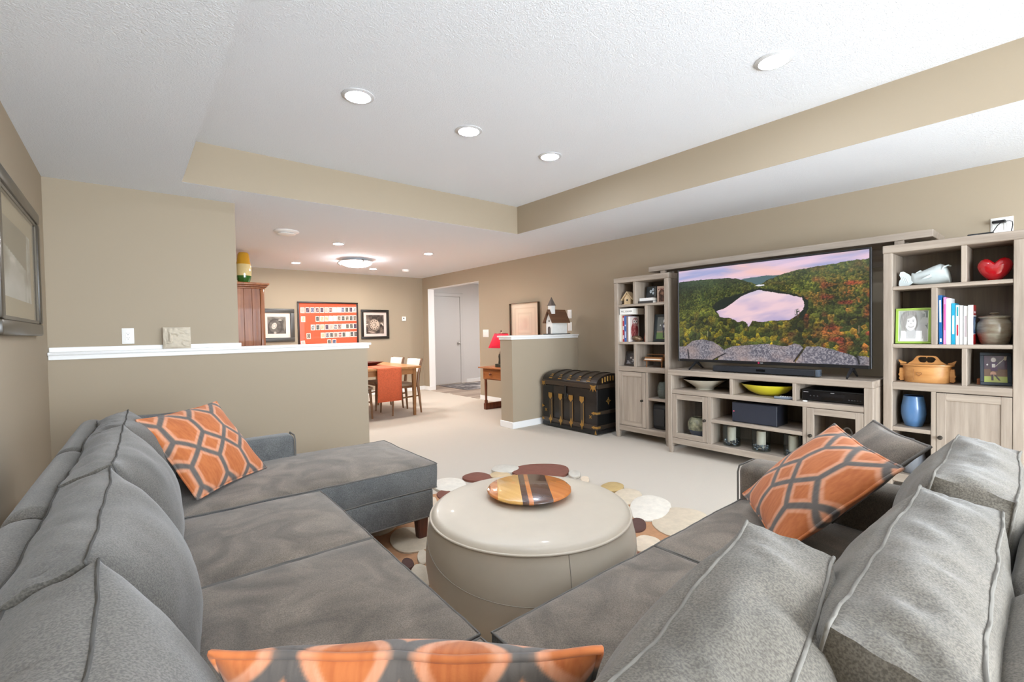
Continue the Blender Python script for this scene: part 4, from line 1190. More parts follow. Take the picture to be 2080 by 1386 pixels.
obj('board', MB().box(4.47, 4.482, 2.775, 2.905, 1.5345, 1.715, .003), mat('plaque_tan', (190, 164, 144), .7), t)
painted('relief_print', frame_at((4.4694, 2.84, 1.6248), (0, -1, 0), (0, 0, 1)), .126, .176, 36, 48, plaque_print, PRINT, t)
# second row: upright books with a flat one across
def owl_cover(u, v):
    im = np.ones(u.shape + (3,)) * np.array((226, 214, 210.0))
    n = fbm(u * 14, v * 14, 6, 3)
    body = ell(u, v, .5, .42, .40, .36, .1)
    im = im * (1 - body[..., None]) + mixc((132, 52, 54), (190, 120, 116), (n - .35) * 2.4) * body[..., None]
    head = ell(u, v, .58, .78, .34, .17, .1); im = fill(im, head, (176, 120, 118))
    for cx in (.45, .72): im = fill(im, ell(u, v, cx, .8, .13, .08, .2), (232, 224, 220)); im = fill(im, ell(u, v, cx, .8, .05, .03, .3), (60, 34, 34))
    return im
GB = 'books standing in the left bookcase'
xs = 4.392
book('tall white book at the left end of the left bookcase row', 3.332, 3.356, xs, .19, 1.1085, .31, (234, 232, 226), group=GB)
book('thin cream book second in the left bookcase row', 3.312, 3.330, xs, .19, 1.1085, .305, (222, 212, 190), group=GB)
book('red and white spine book in the left bookcase row', 3.288, 3.310, xs, .19, 1.1085, .30, (168, 56, 62), group=GB, spine_marks=((.1, .25, (236, 230, 224)), (.45, .6, (236, 230, 224)), (.8, .92, (236, 230, 224))))
book('blue spine book in the left bookcase row', 3.258, 3.286, xs, .19, 1.1085, .295, (62, 104, 168), group=GB, spine_marks=((.15, .4, (190, 205, 228)), (.6, .66, (190, 205, 228))))
book('taupe spine book in the left bookcase row', 3.234, 3.256, xs, .19, 1.1085, .29, (140, 118, 112), group=GB)
book('white book with a red owl cover at the right end of the left bookcase row', 3.206, 3.231, xs, .17, 1.1085, .288, (238, 234, 230), group=GB, cover_fn=owl_cover)
flat_book('thick white art book lying across the left bookcase row of books', xs - .004, xs + .22, 3.165, 3.345, 1.4195, 1.488, (240, 239, 234), 'M.C. ESCHER', .026)
BRONZE = mat('bronze_brown', (112, 88, 66), .35, .3, var=.2, vscale=20)
t = thing('football_ornament', 'small bronze football ornament in front of the owl book', 'ornament', (4.41, 3.13, 1.1085))
M = Matrix.Translation((4.425, 3.13, 1.145)) @ Matrix.Rotation(.5, 4, 'Z') @ Matrix.Rotation(.25, 4, 'X')
obj('ball', MB().lathe([(.0005, -.062), (.012, -.055), (.025, -.035), (.034, 0), (.025, .035), (.012, .055), (.0005, .062)], n=24, M=M @ Matrix.Rotation(PI / 2, 4, 'X')), BRONZE, t, smooth=70)
obj('laces', MB().tube([M @ Vector((-.033, y, .006)) for y in (-.02, 0, .02)], .0025, 6), mat('lace_tan', (170, 146, 110), .5), t)
obj('stand', MB().box(4.40, 4.45, 3.105, 3.155, 1.1085, 1.116, .002), BRONZE, t)
RUST = mat('rust_red', (150, 66, 38), .5, var=.25, vscale=30)
lathe_thing('red_figurine', 'rust-red figurine beside the divider in the left bookcase', 'figurine', (4.46, 3.035, 1.1085),
            [(.028, 0), (.03, .006), (.024, .02), (.03, .035), (.027, .055), (.02, .07), (.024, .085), (.016, .1), (.018, .115), (.008, .13), (.002, .145)], RUST, 'figure')
def sport1(u, v):
    im = mixc((96, 100, 98), (122, 126, 122), fbm(u * 5, v * 5, 2, 3))
    im = fill(im, v < .36, (150, 140, 118)); im = fill(im, v < .3, (112, 140, 84))
    im = fill(im, ell(u, v, .72, .80, .13, .10, .2), (232, 232, 230)); im = fill(im, ell(u, v, .72, .72, .07, .06, .2), (110, 80, 64))
    im = fill(im, (np.abs(u - .74) < .2) & (v > .40) & (v < .68), (66, 68, 86)); im = fill(im, (np.abs(u - .74) < .12) & (v > .52) & (v < .64), (226, 226, 226))
    im = fill(im, (np.abs(u - .66 + .2 * (v - .3)) < .06) & (v < .42) & (v > .06), (60, 56, 66)); im = fill(im, (np.abs(u - .86 - .1 * (v - .3)) < .06) & (v < .42) & (v > .06), (60, 56, 66))
    im = fill(im, ell(u, v, .32, .62, .05, .035, .3), (236, 236, 236))
    return im
picture_frame('photo_frame', 'black framed photo of a ball player in the left bookcase', (4.47, 2.862, 1.1085), .19, .30, .028, .018, (36, 44, 46), sport1, yaw=-4, lean=7, res=(40, 60))
def kids(u, v):
    im = mixc((52, 50, 52), (88, 84, 84), fbm(u * 5, v * 5, 4, 3))
    for cx, cy in ((.36, .62), (.62, .45), (.74, .68)):
        im = fill(im, ell(u, v, cx, cy, .10, .13, .3), (206, 202, 198)); im = fill(im, ell(u, v, cx, cy + .06, .1, .06, .5), (90, 80, 76))
    im = fill(im, (v < .3) & (fbm(u * 7, v * 7, 9, 2) > .45), (150, 146, 146))
    return im
picture_frame('photo_frame', 'dark framed black and white children photo in the lower left bookcase', (4.47, 3.255, .8285), .20, .165, .02, .015, (58, 48, 42), kids, yaw=-6, lean=14)
WALN = wood('toy_walnut', (152, 100, 54), (112, 70, 36), 'y', .4, coat=.3)
t = thing('toy_piano', 'miniature brown grand piano in the left bookcase', 'ornament', (4.5, 2.90, .8285))
px, py, pz = 4.42, 2.93, .8285
case = [(py + .105, px), (py + .105, px + .05), (py + .06, px + .12), (py - .02, px + .17), (py - .09, px + .19), (py - .115, px + .16), (py - .115, px)]
obj('case', MB().prism([(b_, a) for a, b_ in case], pz + .075, pz + .112, 'z'), WALN, t)
obj('lid', MB().prism([(px + .045, py + .105), (px + .12, py + .06), (px + .17, py - .02), (px + .19, py - .09), (px + .16, py - .115), (px + .045, py - .115)], .138, .143, 'z', M=Matrix.Translation((0, 0, pz))), WALN, t)
obj('lid_prop', MB().box(px + .045, px + .16, py - .11, py - .10, pz + .112, pz + .138), WALN, t)
obj('keyboard', MB().box(px - .022, px + .04, py - .105, py + .095, pz + .082, pz + .094, .001), CREAM, t)
obj('key_slip', MB().box(px - .028, px + .0, py - .115, py + .105, pz + .072, pz + .083, .001), WALN, t)
for (a, b_) in ((px + .01, py + .09), (px + .01, py - .1), (px + .15, py - .08)):
    obj('leg', MB().lathe([(.006, 0), (.007, .01), (.004, .014), (.008, .05), (.01, .075)], (a, b_, pz), 10), WALN, t)
RIBV = mat('ribbed_green', (78, 84, 76), .45)
pr = []
for i in range(33):
    z = .175 * i / 32; q = i / 32
    pr.append((.035 + .03 * math.sin(PI * (q * .9 + .08)) ** .8 + (.0018 if i % 2 else -.0012), z))
pr += [(.026, .175), (.03, .16), (.02, .03), (0, .03)]
lathe_thing('ribbed_vase', 'dark green ribbed vase in the lower left bookcase', 'vase', (4.47, 2.838, .4955), pr, RIBV)
t = thing('black_bag', 'black padded case standing in the bottom of the left bookcase', 'bag', (4.53, 2.87, .151))
obj('case', MB().box(4.43, 4.68, 2.78, 2.955, .1515, .43, .03, 4), mat('bag_black', (30, 31, 33), .6, bump=.5, bscale=60), t)
obj('front_pocket', MB().box(4.418, 4.44, 2.80, 2.935, .19, .38, .008, 3), mat('bag_pocket', (38, 38, 40), .55, bump=.4, bscale=90), t)
obj('handle', MB().tube([(4.5, 2.867, .425), (4.505, 2.867, .445), (4.55, 2.867, .452), (4.6, 2.867, .445), (4.605, 2.867, .425)], .007, 8), BLACKM, t)

# --- console -----------------------------------------------------------------
BOWLC = mat('bowl_grey', (190, 184, 168), .35, var=.12, vscale=14)
BOWLI = mat('bowl_inside', (120, 128, 122), .35, var=.2, vscale=10)
t = thing('wide_bowl', 'pale stoneware bowl with grey inside on the left of the console shelf', 'bowl', (4.40, 2.33, .6435))
obj('outer', MB().lathe([(.085, 0), (.088, .006), (.08, .012), (.12, .045), (.20, .098), (.203, .102)], (4.40, 2.33, .6435), 48), BOWLC, t, smooth=60)
obj('inner', MB().lathe([(.203, .102), (.196, .1), (.12, .055), (.06, .028), (0, .024)], (4.40, 2.33, .6435), 48), BOWLI, t, smooth=60)
YEL = mat('yellow_glaze', (214, 204, 46), .12, coat=.6)
YELI = mat('olive_glaze', (146, 148, 62), .15, coat=.5, rgb2=(90, 86, 46), vscale=9)
t = thing('yellow_bowl', 'glossy oval yellow bowl in the middle of the console shelf', 'bowl', (4.39, 1.735, .6435))
c = (4.385, 1.735, .6435)
obj('outer', MB().lathe([(.07, 0), (.1, .006), (.16, .035), (.21, .08), (.222, .098)], c, 48, sx=.78, sy=1.0), YEL, t, smooth=60)
obj('inner', MB().lathe([(.222, .098), (.212, .094), (.14, .045), (.06, .022), (0, .02)], c, 48, sx=.78, sy=1.0), YELI, t, smooth=60)
t = thing('remote_control', 'grey remote control lying on the console shelf by the yellow bowl', 'remote', (4.22, 1.53, .6435), 0)
M = Matrix.Translation((4.235, 1.535, .6435)) @ Matrix.Rotation(math.radians(8), 4, 'Z')
obj('case', MB().box(-.022, .022, -.085, .085, .0005, .02, .006, 3, M=M), mat('remote_grey', (112, 120, 132), .4), t)
for i in range(7):
    m = MB()
    for j in range(3): m.box(-.015 + j * .0115, -.007 + j * .0115, -.07 + i * .017, -.060 + i * .017, .02, .0225, .001, M=M)
    obj('button_row', m, PLATE, t)
t = thing('dvd_player', 'black disc player on the right of the console shelf', 'player', (4.42, 1.215, .6435))
obj('case', MB().box(4.27, 4.56, .995, 1.42, .652, .735, .004, 2), BLACK, t)
obj('front_panel', MB().box(4.262, 4.272, .993, 1.422, .650, .728, .003), mat('panel_black', (16, 16, 18), .2), t)
obj('disc_tray', MB().box(4.2595, 4.263, 1.13, 1.29, .69, .712, .001), mat('tray_black', (26, 26, 28), .25), t)
obj('display', MB().box(4.2598, 4.263, 1.14, 1.28, .66, .682), mat('glass_black2', (6, 6, 8), .08), t)
SILV = mat('silver_print', (150, 150, 152), .4)
obj('badge', MB().box(4.2603, 4.2622, 1.375, 1.41, .713, .719), SILV, t); obj('badge', MB().box(4.2603, 4.2622, 1.195, 1.22, .716, .722), SILV, t)
for i in range(5): obj('button', MB().box(4.259, 4.2625, 1.02 + i * .018, 1.031 + i * .018, .672, .679, .001), mat('btn', (64, 64, 68), .4) if 'btn' not in bpy.data.materials else bpy.data.materials['btn'], t)
for i in range(3): obj('button', MB().lathe([(0, 0), (.005, 0), (.005, .003), (0, .003)], n=12, M=frame_at((4.262, 1.36 - i * .025, .688), (0, -1, 0), (0, 0, 1))), bpy.data.materials['btn'], t)
for y in (1.03, 1.39): obj('foot', MB().lathe([(.012, 0), (.012, .009)], (4.30, y, .6435), 14), BLACKM, t)
for y in (1.03, 1.39): obj('foot', MB().lathe([(.012, 0), (.012, .009)], (4.53, y, .6435), 14), BLACKM, t)
lathe_thing('small_disc', 'tiny white disc lying in front of the disc player', 'ornament', (4.215, 1.385, .6435), [(.017, 0), (.018, .004), (.012, .008), (0, .008)], PLATE, 'disc', 20)
t = thing('center_speaker', 'long black centre speaker box on the console middle shelf', 'speaker', (4.36, 1.80, .394))
obj('cabinet', MB().box(4.235, 4.46, 1.60, 1.985, .3965, .575, .004, 2), mat('speaker_navy', (30, 32, 40), .35), t)
obj('grille', MB().box(4.228, 4.237, 1.604, 1.981, .40, .571, .003), mat('speaker_front', (36, 40, 52), .5, bump=.2, bscale=700), t)
obj('power_light', MB().lathe([(0, 0), (.003, 0), (.003, .001), (0, .001)], n=10, M=frame_at((4.2275, 1.965, .492), (0, -1, 0), (0, 0, 1))), emit('led_red', (255, 70, 90), 1.5), t)
WAX = mat('candle_wax', (204, 190, 172), .6)
VGLASS = glass_mat('vase_glass', (240, 244, 244), .02, 1.5)
PEB = [mat('pebble_slate', (70, 76, 84), .6), mat('pebble_pale', (122, 128, 132), .6), mat('pebble_dark', (44, 46, 52), .6)]
rr = random.Random(5)
for i, (cx, cy, lab) in enumerate(((4.30, 2.02, 'leftmost glass cylinder vase with slate pebbles on the console bottom'), (4.29, 1.755, 'middle glass cylinder vase with slate pebbles on the console bottom'), (4.30, 1.50, 'rightmost glass cylinder vase on the console bottom, behind the orange pillow'))):
    t = thing('candle_vase', lab, 'vase', (cx, cy, .158), group='glass candle vases')
    obj('glass', MB().lathe([(.07, 0), (.075, .004), (.075, .185), (.072, .185), (.072, .008), (0, .008)], (cx, cy, .1585), 32), VGLASS, t)
    obj('candle', MB().lathe([(.036, .02), (.037, .165), (.033, .172), (0, .17)], (cx, cy, .1585), 20), WAX, t)
    for k in range(54):
        a = rr.random() * 2 * PI; r = .067 * math.sqrt(rr.random()) - .008; z = .1665 + .006 + rr.random() * .04
        r = max(r, .045); s = rr.uniform(.008, .012)
        obj('pebble', MB().ball((cx + r * math.cos(a), cy + r * math.sin(a), z), s, s * .9, s * .7, 7, 5), PEB[rr.randrange(3)], t)
# fish-bowl ornament behind the left glass door
t = thing('globe_vase', 'round mottled glass vase with blue bottom behind the left glass door', 'vase', (4.40, 2.42, .158))
c = (4.40, 2.40, .1585)
MOT = mat('mottled_glaze', (196, 194, 160), .25, rgb2=(96, 100, 84), vscale=22, coat=.3)
NAVY = mat('navy_glaze', (66, 82, 108), .2, coat=.3)
obj('lower', MB().lathe([(.05, .0), (.055, .005), (.085, .04), (.098, .075)], c, 36), NAVY, t, smooth=70)
obj('upper', MB().lathe([(.098, .075), (.104, .11), (.1, .145), (.085, .178), (.06, .198), (.056, .19), (.08, .17), (.094, .14), (.097, .11), (.08, .06), (0, .05)], c, 36), MOT, t, smooth=70)
# lidded dish behind the right door
t = thing('cake_dish', 'glass dish with ring-handled pale lid behind the right glass door', 'dish', (4.42, 1.14, .158))
c = (4.42, 1.15, .1585)
obj('dish', MB().lathe([(.1, .0), (.11, .006), (.12, .1), (.126, .19), (.12, .19), (.115, .1), (.1, .012), (0, .012)], c, 36), mat('dish_glaze', (176, 166, 140), .3, var=.2, vscale=12), t, smooth=60)
obj('lid', MB().lathe([(.13, .192), (.13, .2), (.1, .212), (.03, .222), (0, .223)], c, 36), mat('lid_pale', (204, 206, 204), .25), t, smooth=60)
obj('lid_handle', MB().tube([(c[0], c[1] - .032 * math.cos(a), c[2] + .222 + .05 * math.sin(a)) for a in np.linspace(0, PI, 13)], .006, 8), mat('handle_clear', (196, 198, 196), .15), t)

# --- right bookcase -------------------------------------------------------------
FISHM = mat('white_porcelain', (214, 224, 224), .35, var=.04, vscale=20, bump=.2, bscale=140)
t = thing('fish_sculpture', 'white ceramic fish sculpture on the top shelf of the right bookcase', 'sculpture', (4.5, .69, 1.534))
# body swept along y from head (right, y small) to tail
mb = MB(); st = [(.555, .0, .060, .030), (.562, .028, .066, .040), (.58, .052, .072, .058), (.61, .062, .07, .066), (.645, .056, .064, .060), (.68, .048, .055, .052), (.715, .040, .044, .044), (.745, .036, .032, .036), (.768, .042, .022, .036)]
N = 20; vs = []; fs = []
for (y, cz, rx, rz) in st:
    for k in range(N):
        a = 2 * PI * k / N
        vs.append((4.50 + rx * math.cos(a) * .8, y, 1.5355 + max(.002, cz + .02 + rz * math.sin(a) * (1.0 if math.sin(a) > 0 else 1.2))))
for j in range(len(st) - 1):
    for k in range(N): fs.append((j * N + k, j * N + (k + 1) % N, (j + 1) * N + (k + 1) % N, (j + 1) * N + k))
fs += [tuple(range(N - 1, -1, -1)), tuple((len(st) - 1) * N + k for k in range(N))]
mb.add(vs, fs); obj('body', mb, FISHM, t, smooth=80)
def fin(name, pts, th):
    obj(name, MB().prism(pts, 4.50 - th / 2, 4.50 + th / 2, 'x'), FISHM, t, smooth=30)
fin('tail_fin', [(.758, 1.562), (.765, 1.60), (.785, 1.625), (.815, 1.648), (.832, 1.645), (.838, 1.62), (.826, 1.60), (.838, 1.58), (.842, 1.552), (.836, 1.5355), (.80, 1.5355), (.775, 1.545)], .03)
fin('dorsal_fin', [(.70, 1.60), (.705, 1.64), (.72, 1.648), (.745, 1.632), (.755, 1.60)], .012)
obj('mouth', MB().tube([(4.452, .60, 1.632), (4.448, .585, 1.655), (4.462, .565, 1.664), (4.49, .556, 1.66)], .006, 8), FISHM, t)
obj('side_fin', MB().tube([(4.445, .655, 1.60), (4.437, .675, 1.588), (4.438, .70, 1.578)], [.012, .01, .003], 8), FISHM, t)
m = MB()
for k in range(4): m.tube([(4.484, .785 + k * .012, 1.56 + k * .004), (4.483, .80 + k * .011, 1.60 + k * .006)], .0018, 5)
obj('fin_ridges', m, FISHM, t, kind='stuff')
REDG = mat('red_glass', (176, 12, 24), .08, coat=.8)
t = thing('heart_vase', 'glossy red heart-shaped vase on the top right of the right bookcase', 'vase', (4.50, .338, 1.534))
hc = Vector((4.49, .338, 1.62)); mb = MB()
def heart(a):
    x = 16 * math.sin(a) ** 3; y = 13 * math.cos(a) - 5 * math.cos(2 * a) - 2 * math.cos(3 * a) - math.cos(4 * a)
    return x / 17.0, y / 17.0
HP = [(0, .48), (.12, .60), (.34, .80), (.56, .84), (.78, .74), (.94, .50), (1.0, .20), (.93, -.10), (.80, -.38), (.62, -.64), (.42, -.84), (.2, -.94), (0, -.97)]
def heart_vase(a):
    q = (a / (2 * PI)) % 1.0; sgn = 1 if q <= .5 else -1; q = (q if q <= .5 else 1 - q) * 2 * (len(HP) - 1)
    i = min(int(q), len(HP) - 2); f = q - i
    return sgn * (HP[i][0] * (1 - f) + HP[i + 1][0] * f), HP[i][1] * (1 - f) + HP[i + 1][1] * f
NA = 48; NB = 9; vs = []; fs = []
for j in range(NB):
    q = -1 + 2 * j / (NB - 1); s = max(.0, (1 - abs(q) ** 2.2)) ** .5
    for k in range(NA):
        x, y = heart_vase(2 * PI * k / NA)
        vs.append((hc.x + q * .056, hc.y - x * .086 * (.35 + .65 * s), hc.z - .003 + y * .084 * (.45 + .55 * s)))
for j in range(NB - 1):
    for k in range(NA): fs.append((j * NA + k, j * NA + (k + 1) % NA, (j + 1) * NA + (k + 1) % NA, (j + 1) * NA + k))
fs += [tuple(range(NA - 1, -1, -1)), tuple((NB - 1) * NA + k for k in range(NA))]
mb.add(vs, fs); obj('heart_body', mb, REDG, t, smooth=80)
obj('foot', MB().lathe([(.038, 0), (.042, .002), (.034, .015), (.03, .04)], (hc.x + .01, hc.y, 1.5345), 28), REDG, t, smooth=70)
def girl(u, v):
    im = mixc((150, 152, 150), (196, 198, 194), fbm(u * 3, v * 3, 2, 3)); im = mixc(im, (96, 104, 98), np.clip((u - .7) * 3, 0, 1) * (fbm(u * 6, v * 6, 4, 3) > .5))
    im = fill(im, ell(u, v, .34, .68, .30, .34, .06, .2), (150, 147, 144)); im = fill(im, ell(u, v, .20, .52, .13, .27, .2), (158, 155, 151)); im = fill(im, ell(u, v, .575, .60, .085, .28, .3), (142, 139, 135))
    hs = fbm(u * 30 + v * 12, v * 3, 8, 3); im = im * (1 - .0 * hs[..., None])
    im = fill(im, ell(u, v, .80, .22, .22, .34, .08), (176, 176, 176))
    im = fill(im, ell(u, v, .46, .05, .42, .30, .08), (196, 196, 196)); im = fill(im, ell(u, v, .42, .30, .15, .2, .1), (190, 190, 190))
    im = fill(im, (v < .34) & (np.abs(u - .42) > .16 + .1 * v) & (np.abs(u - .44) < .36) , (244, 244, 244)); im = fill(im, (v < .08) & (np.abs(u - .44) < .4), (242, 242, 242))
    im = fill(im, ell(u, v, .41, .61, .20, .265, .08), (222, 221, 220))
    im = fill(im, ell(u, v, .36, .865, .25, .11, .25, .35), (164, 161, 157)); im = fill(im, ell(u, v, .235, .70, .05, .22, .4, -.1), (152, 149, 145))
    st = fbm(u * 40 + v * 6, v * 4 + u * 4, 8, 3); hm = ell(u, v, .36, .7, .34, .36, .1) * (1 - ell(u, v, .41, .6, .21, .27, .1)); im = im * (1 - .35 * (hm * (st - .3))[..., None])
    for cx in (.33, .50): im = fill(im, ell(u, v, cx, .66, .03, .010, .5), (84, 80, 78)); im = fill(im, ell(u, v, cx, .70, .045, .009, .8), (160, 156, 152))
    im = fill(im, ell(u, v, .42, .58, .03, .02, .6), (186, 184, 182))
    sm = ell(u, v, .42, .505, .105, .055, .12) * (v < .515); im = fill(im, sm, (140, 134, 130)); im = fill(im, ell(u, v, .42, .508, .088, .036, .15) * (v < .51), (250, 250, 248))
    return im
picture_frame('photo_frame', 'lime green framed black and white portrait of a smiling woman', (4.43, .750, 1.1085), .20, .262, .016, .016, (150, 182, 74), girl, yaw=4, lean=7, res=(110, 120), mat_w=.004)
GR = 'books standing in the right bookcase'
xs = 4.40
bk = [('tall blue book at the left end of the right bookcase row', .586, .605, .345, (24, 92, 152), ((.45, .9, (210, 226, 238)), (.05, .12, (210, 226, 238)))),
      ('thin pink book in the right bookcase row', .569, .582, .33, (226, 142, 190), ((.3, .85, (200, 80, 150)),)),
      ('tall white book next to the pink one in the right bookcase row', .544, .567, .32, (236, 238, 238), None),
      ('teal blue book in the right bookcase row', .522, .541, .285, (30, 152, 186), ((.25, .7, (226, 240, 244)),)),
      ('white book with teal top and red label in the right bookcase row', .502, .519, .272, (232, 234, 234), ((.72, .95, (40, 150, 160)), (.22, .5, (176, 40, 60)))),
      ('plain off-white thin book in the right bookcase row', .484, .499, .268, (228, 228, 226), ((.3, .8, (196, 198, 200)),)),
      ('white book with grey lettering in the right bookcase row', .460, .480, .262, (238, 238, 236), ((.2, .75, (190, 176, 180)),))]
for lab, a, b_, hh, cc, mk in bk:
    book(lab, a, b_, xs + .01, .16, 1.1085, hh, cc, spine_marks=mk, group=GR, lean=math.radians(0.0 if a < .58 else -.8))
def red_cover(u, v):
    im = np.ones(u.shape + (3,)) * np.array((236, 236, 236.0))
    im = fill(im, v > .74, (190, 40, 44)); im = fill(im, v < .26, (190, 40, 44)); im = fill(im, (v > .28) & (v < .71), (52, 82, 128))
    im = fill(im, ell(u, v, .55, .5, .22, .2, .3) * (fbm(u * 8, v * 8, 3, 3) > .42), (170, 190, 210)); im = fill(im, (np.abs(v - .82) < .02) & (np.abs(u - .5) < .35), (240, 220, 220))
    return im
book('white spined book with red and blue cover at the right end of the row', .432, .457, xs, .15, 1.1085, .268, (240, 240, 238), group=GR, cover_fn=red_cover)
STONE = mat('stoneware', (150, 146, 128), .28, rgb2=(116, 96, 78), vscale=8, coat=.35, stretch=(1, 1, 4))
t = thing('stoneware_jar', 'mottled grey stoneware jar with lid right of the books', 'jar', (4.53, .342, 1.1085))
c = (4.53, .342, 1.1085)
pr = [(.062, 0), (.066, .004), (.074, .03), (.086, .07), (.09, .11), (.084, .145), (.072, .165), (.07, .172), (.08, .18), (.082, .184)]
pr2 = []
for i in range(len(pr) - 1):
    for k in range(4):
        q = k / 4; pr2.append((pr[i][0] * (1 - q) + pr[i + 1][0] * q + .0008 * math.sin(i * 4 + k * 1.7), pr[i][1] * (1 - q) + pr[i + 1][1] * q))
obj('body', MB().lathe(pr2 + [pr[-1]], c, 44), STONE, t, smooth=60)
obj('lid', MB().lathe([(.081, .184), (.074, .19), (.03, .196), (.012, .198)], c, 40), STONE, t, smooth=60)
obj('lid_knob', MB().lathe([(.014, .196), (.013, .202), (.024, .207), (.025, .212), (.016, .216), (0, .216)], c, 24), STONE, t, smooth=60)
TINE = wood('tine_wood', (206, 152, 92), (180, 122, 66), 'y', .4, coat=.3)
TINED = mat('tine_groove', (150, 100, 56), .6)
t = thing('lidded_box', 'oval light wooden lidded box with a carved heart handle', 'box', (4.49, .682, .8285))
c = (4.49, .682, .8285)
obj('bent_side', MB().lathe([(.125, .0), (.128, .003), (.132, .06), (.136, .118), (.128, .118), (.124, .006), (0, .006)], c, 48, sx=.62, sy=1.0), TINE, t, smooth=50)
obj('lid', MB().lathe([(.142, .12), (.144, .124), (.142, .131), (0, .133)], c, 48, sx=.64, sy=1.05), TINE, t, smooth=50)
yc = c[1]; z0 = c[2] + .131
out = [(-.115, 0), (.115, 0), (.115, .012), (.09, .014), (.075, .026), (.06, .052), (.045, .062), (-.045, .062), (-.06, .052), (-.075, .026), (-.09, .014), (-.115, .012)]
hole = []
for k in range(20):
    a = 2 * PI * k / 20; x, y = heart(a); hole.append((x * .040, .036 + y * .017))
m = MB()
# bar with a heart hole: strips between the outer edge and the hole
N = 40
def ray_out(a):
    dx, dy = math.cos(a), math.sin(a); best = 9
    for i in range(len(out)):
        (x0, y0), (x1, y1) = out[i], out[(i + 1) % len(out)]; y0 -= .036; y1 -= .036
        den = dx * (y1 - y0) - dy * (x1 - x0)
        if abs(den) < 1e-9: continue
        s = (x0 * (y1 - y0) - y0 * (x1 - x0)) / den; q = (x0 * dy - y0 * dx) / den
        if s > 0 and -1e-6 <= q <= 1 + 1e-6: best = min(best, s)
    return best
for xf_ in (c[0] - .008, c[0] + .008):
    pass
vs = []
for xx in (c[0] - .008, c[0] + .008):
    for k in range(N):
        a = 2 * PI * k / N
        r = ray_out(a); vs.append((xx, yc + r * math.cos(a), z0 + .036 + r * math.sin(a)))
    for k in range(N):
        a = 2 * PI * k / N
        ri = .034 * abs(math.cos(a)) ** .7 + .013 + (.006 if abs(math.sin(a)) < .9 and math.sin(a) > 0 else 0) - (.006 if a > PI * .45 and a < PI * .55 else 0)
        ri = min(ri, ray_out(a) * .75)
        vs.append((xx, yc + ri * math.cos(a), z0 + .036 + ri * math.sin(a) * .9))
fs = []
for k in range(N):
    j = (k + 1) % N
    fs += [(k, j, N + j, N + k), (2 * N + k, 3 * N + k, 3 * N + j, 2 * N + j), (k, 2 * N + k, 2 * N + j, j), (N + k, N + j, 3 * N + j, 3 * N + k)]
m.add(vs, fs); obj('lid_handle', m, TINE, t, smooth=40)
for s in (-1, 1):
    pl = [(s * .128, .10), (s * .150, .10), (s * .152, .06), (s * .158, .05), (s * .15, .035), (s * .155, .02), (s * .146, .006), (s * .126, .01)]
    obj('end_bracket', MB().prism([(yc + a, c[2] + b_) for a, b_ in pl], c[0] - .022, c[0] + .022, 'x'), TINE, t)
    pl = [(s * .112, .134), (s * .148, .132), (s * .16, .158), (s * .154, .16), (s * .138, .148), (s * .118, .143)]
    obj('lid_horn', MB().prism([(yc + a, c[2] + b_) for a, b_ in pl], c[0] - .012, c[0] + .012, 'x'), TINE, t)
pts = []
for k in range(25):
    x, y = heart(2 * PI * k / 24); pts.append((c[0] - .0825, yc + .03 - x * .016, c[2] + .064 + y * .016))
obj('carved_heart', MB().tube(pts[:-1], .0016, 6, closed=True), TINED, t)
obj('lap_joint', MB().tube([(c[0] - .0812, yc + .06, c[2] + .02), (c[0] - .0815, yc + .062, c[2] + .06), (c[0] - .083, yc + .058, c[2] + .10)], .0016, 6), TINED, t)
def sport2(u, v):
    im = mixc((58, 40, 62), (86, 58, 76), fbm(u * 5, v * 5, 4, 3)); im = fill(im, (v < .5) & (v > .22), (112, 84, 66)); im = fill(im, v < .22, (166, 176, 92))
    im = fill(im, ell(u, v, .42, .84, .11, .09, .2), (226, 226, 230)); im = fill(im, (np.abs(u - .44) < .15) & (v > .42) & (v < .76), (76, 44, 92)); im = fill(im, (np.abs(u - .42) < .07) & (v > .55) & (v < .7), (230, 230, 234))
    d = np.abs((v - .6) - (u - .5) * .75); im = fill(im, (d < .02) & (u > .5), (206, 200, 190)); im = fill(im, ell(u, v, .92, .9, .06, .08, .4), (200, 190, 170))
    im = fill(im, ell(u, v, .40, .32, .13, .09, .2), (196, 150, 128)); im = fill(im, (np.abs(u - .36) < .045) & (v > .08) & (v < .3), (60, 50, 60)); im = fill(im, (np.abs(u - .55 - (.2 - v)) < .045) & (v > .08) & (v < .3), (60, 50, 60))
    im = fill(im, ell(u, v, .15, .66, .035, .03, .3), (236, 236, 236))
    return im
picture_frame('photo_frame', 'dark navy framed lacrosse player photo in the right bookcase', (4.50, .332, .8285), .15, .222, .02, .016, (34, 46, 58), sport2, yaw=10, lean=10, res=(50, 60))
t = thing('wood_block', 'small orange-brown wood block beside the lacrosse photo', 'block', (4.56, .42, .8285))
obj('block', MB().box(4.52, 4.58, .40, .425, .8288, .87, .003), wood('cherry_block', (176, 104, 60), (140, 76, 42), 'x', .4), t)
BLUE = mat('blue_glaze', (84, 124, 170), .3, coat=.3)
t = thing('blue_vase', 'matte blue rounded vase in the lower right bookcase', 'vase', (4.50, .757, .4955))
c = (4.50, .757, .4955)
obj('body', MB().lathe([(.046, 0), (.052, .005), (.066, .05), (.073, .095), (.072, .14), (.065, .185), (.058, .222)], c, 44), BLUE, t, smooth=60)
obj('rim', MB().lathe([(.058, .222), (.056, .226), (.053, .222), (.062, .14), (.05, .03), (0, .02)], c, 44), mat('blue_inside', (58, 92, 140), .4), t, smooth=60)
GREYG = mat('grey_glaze', (112, 116, 122), .25, coat=.4)
t = thing('grey_jar', 'small grey glazed lidded jar at the bottom of the right bookcase', 'jar', (4.47, .757, .151))
c = (4.47, .762, .151)
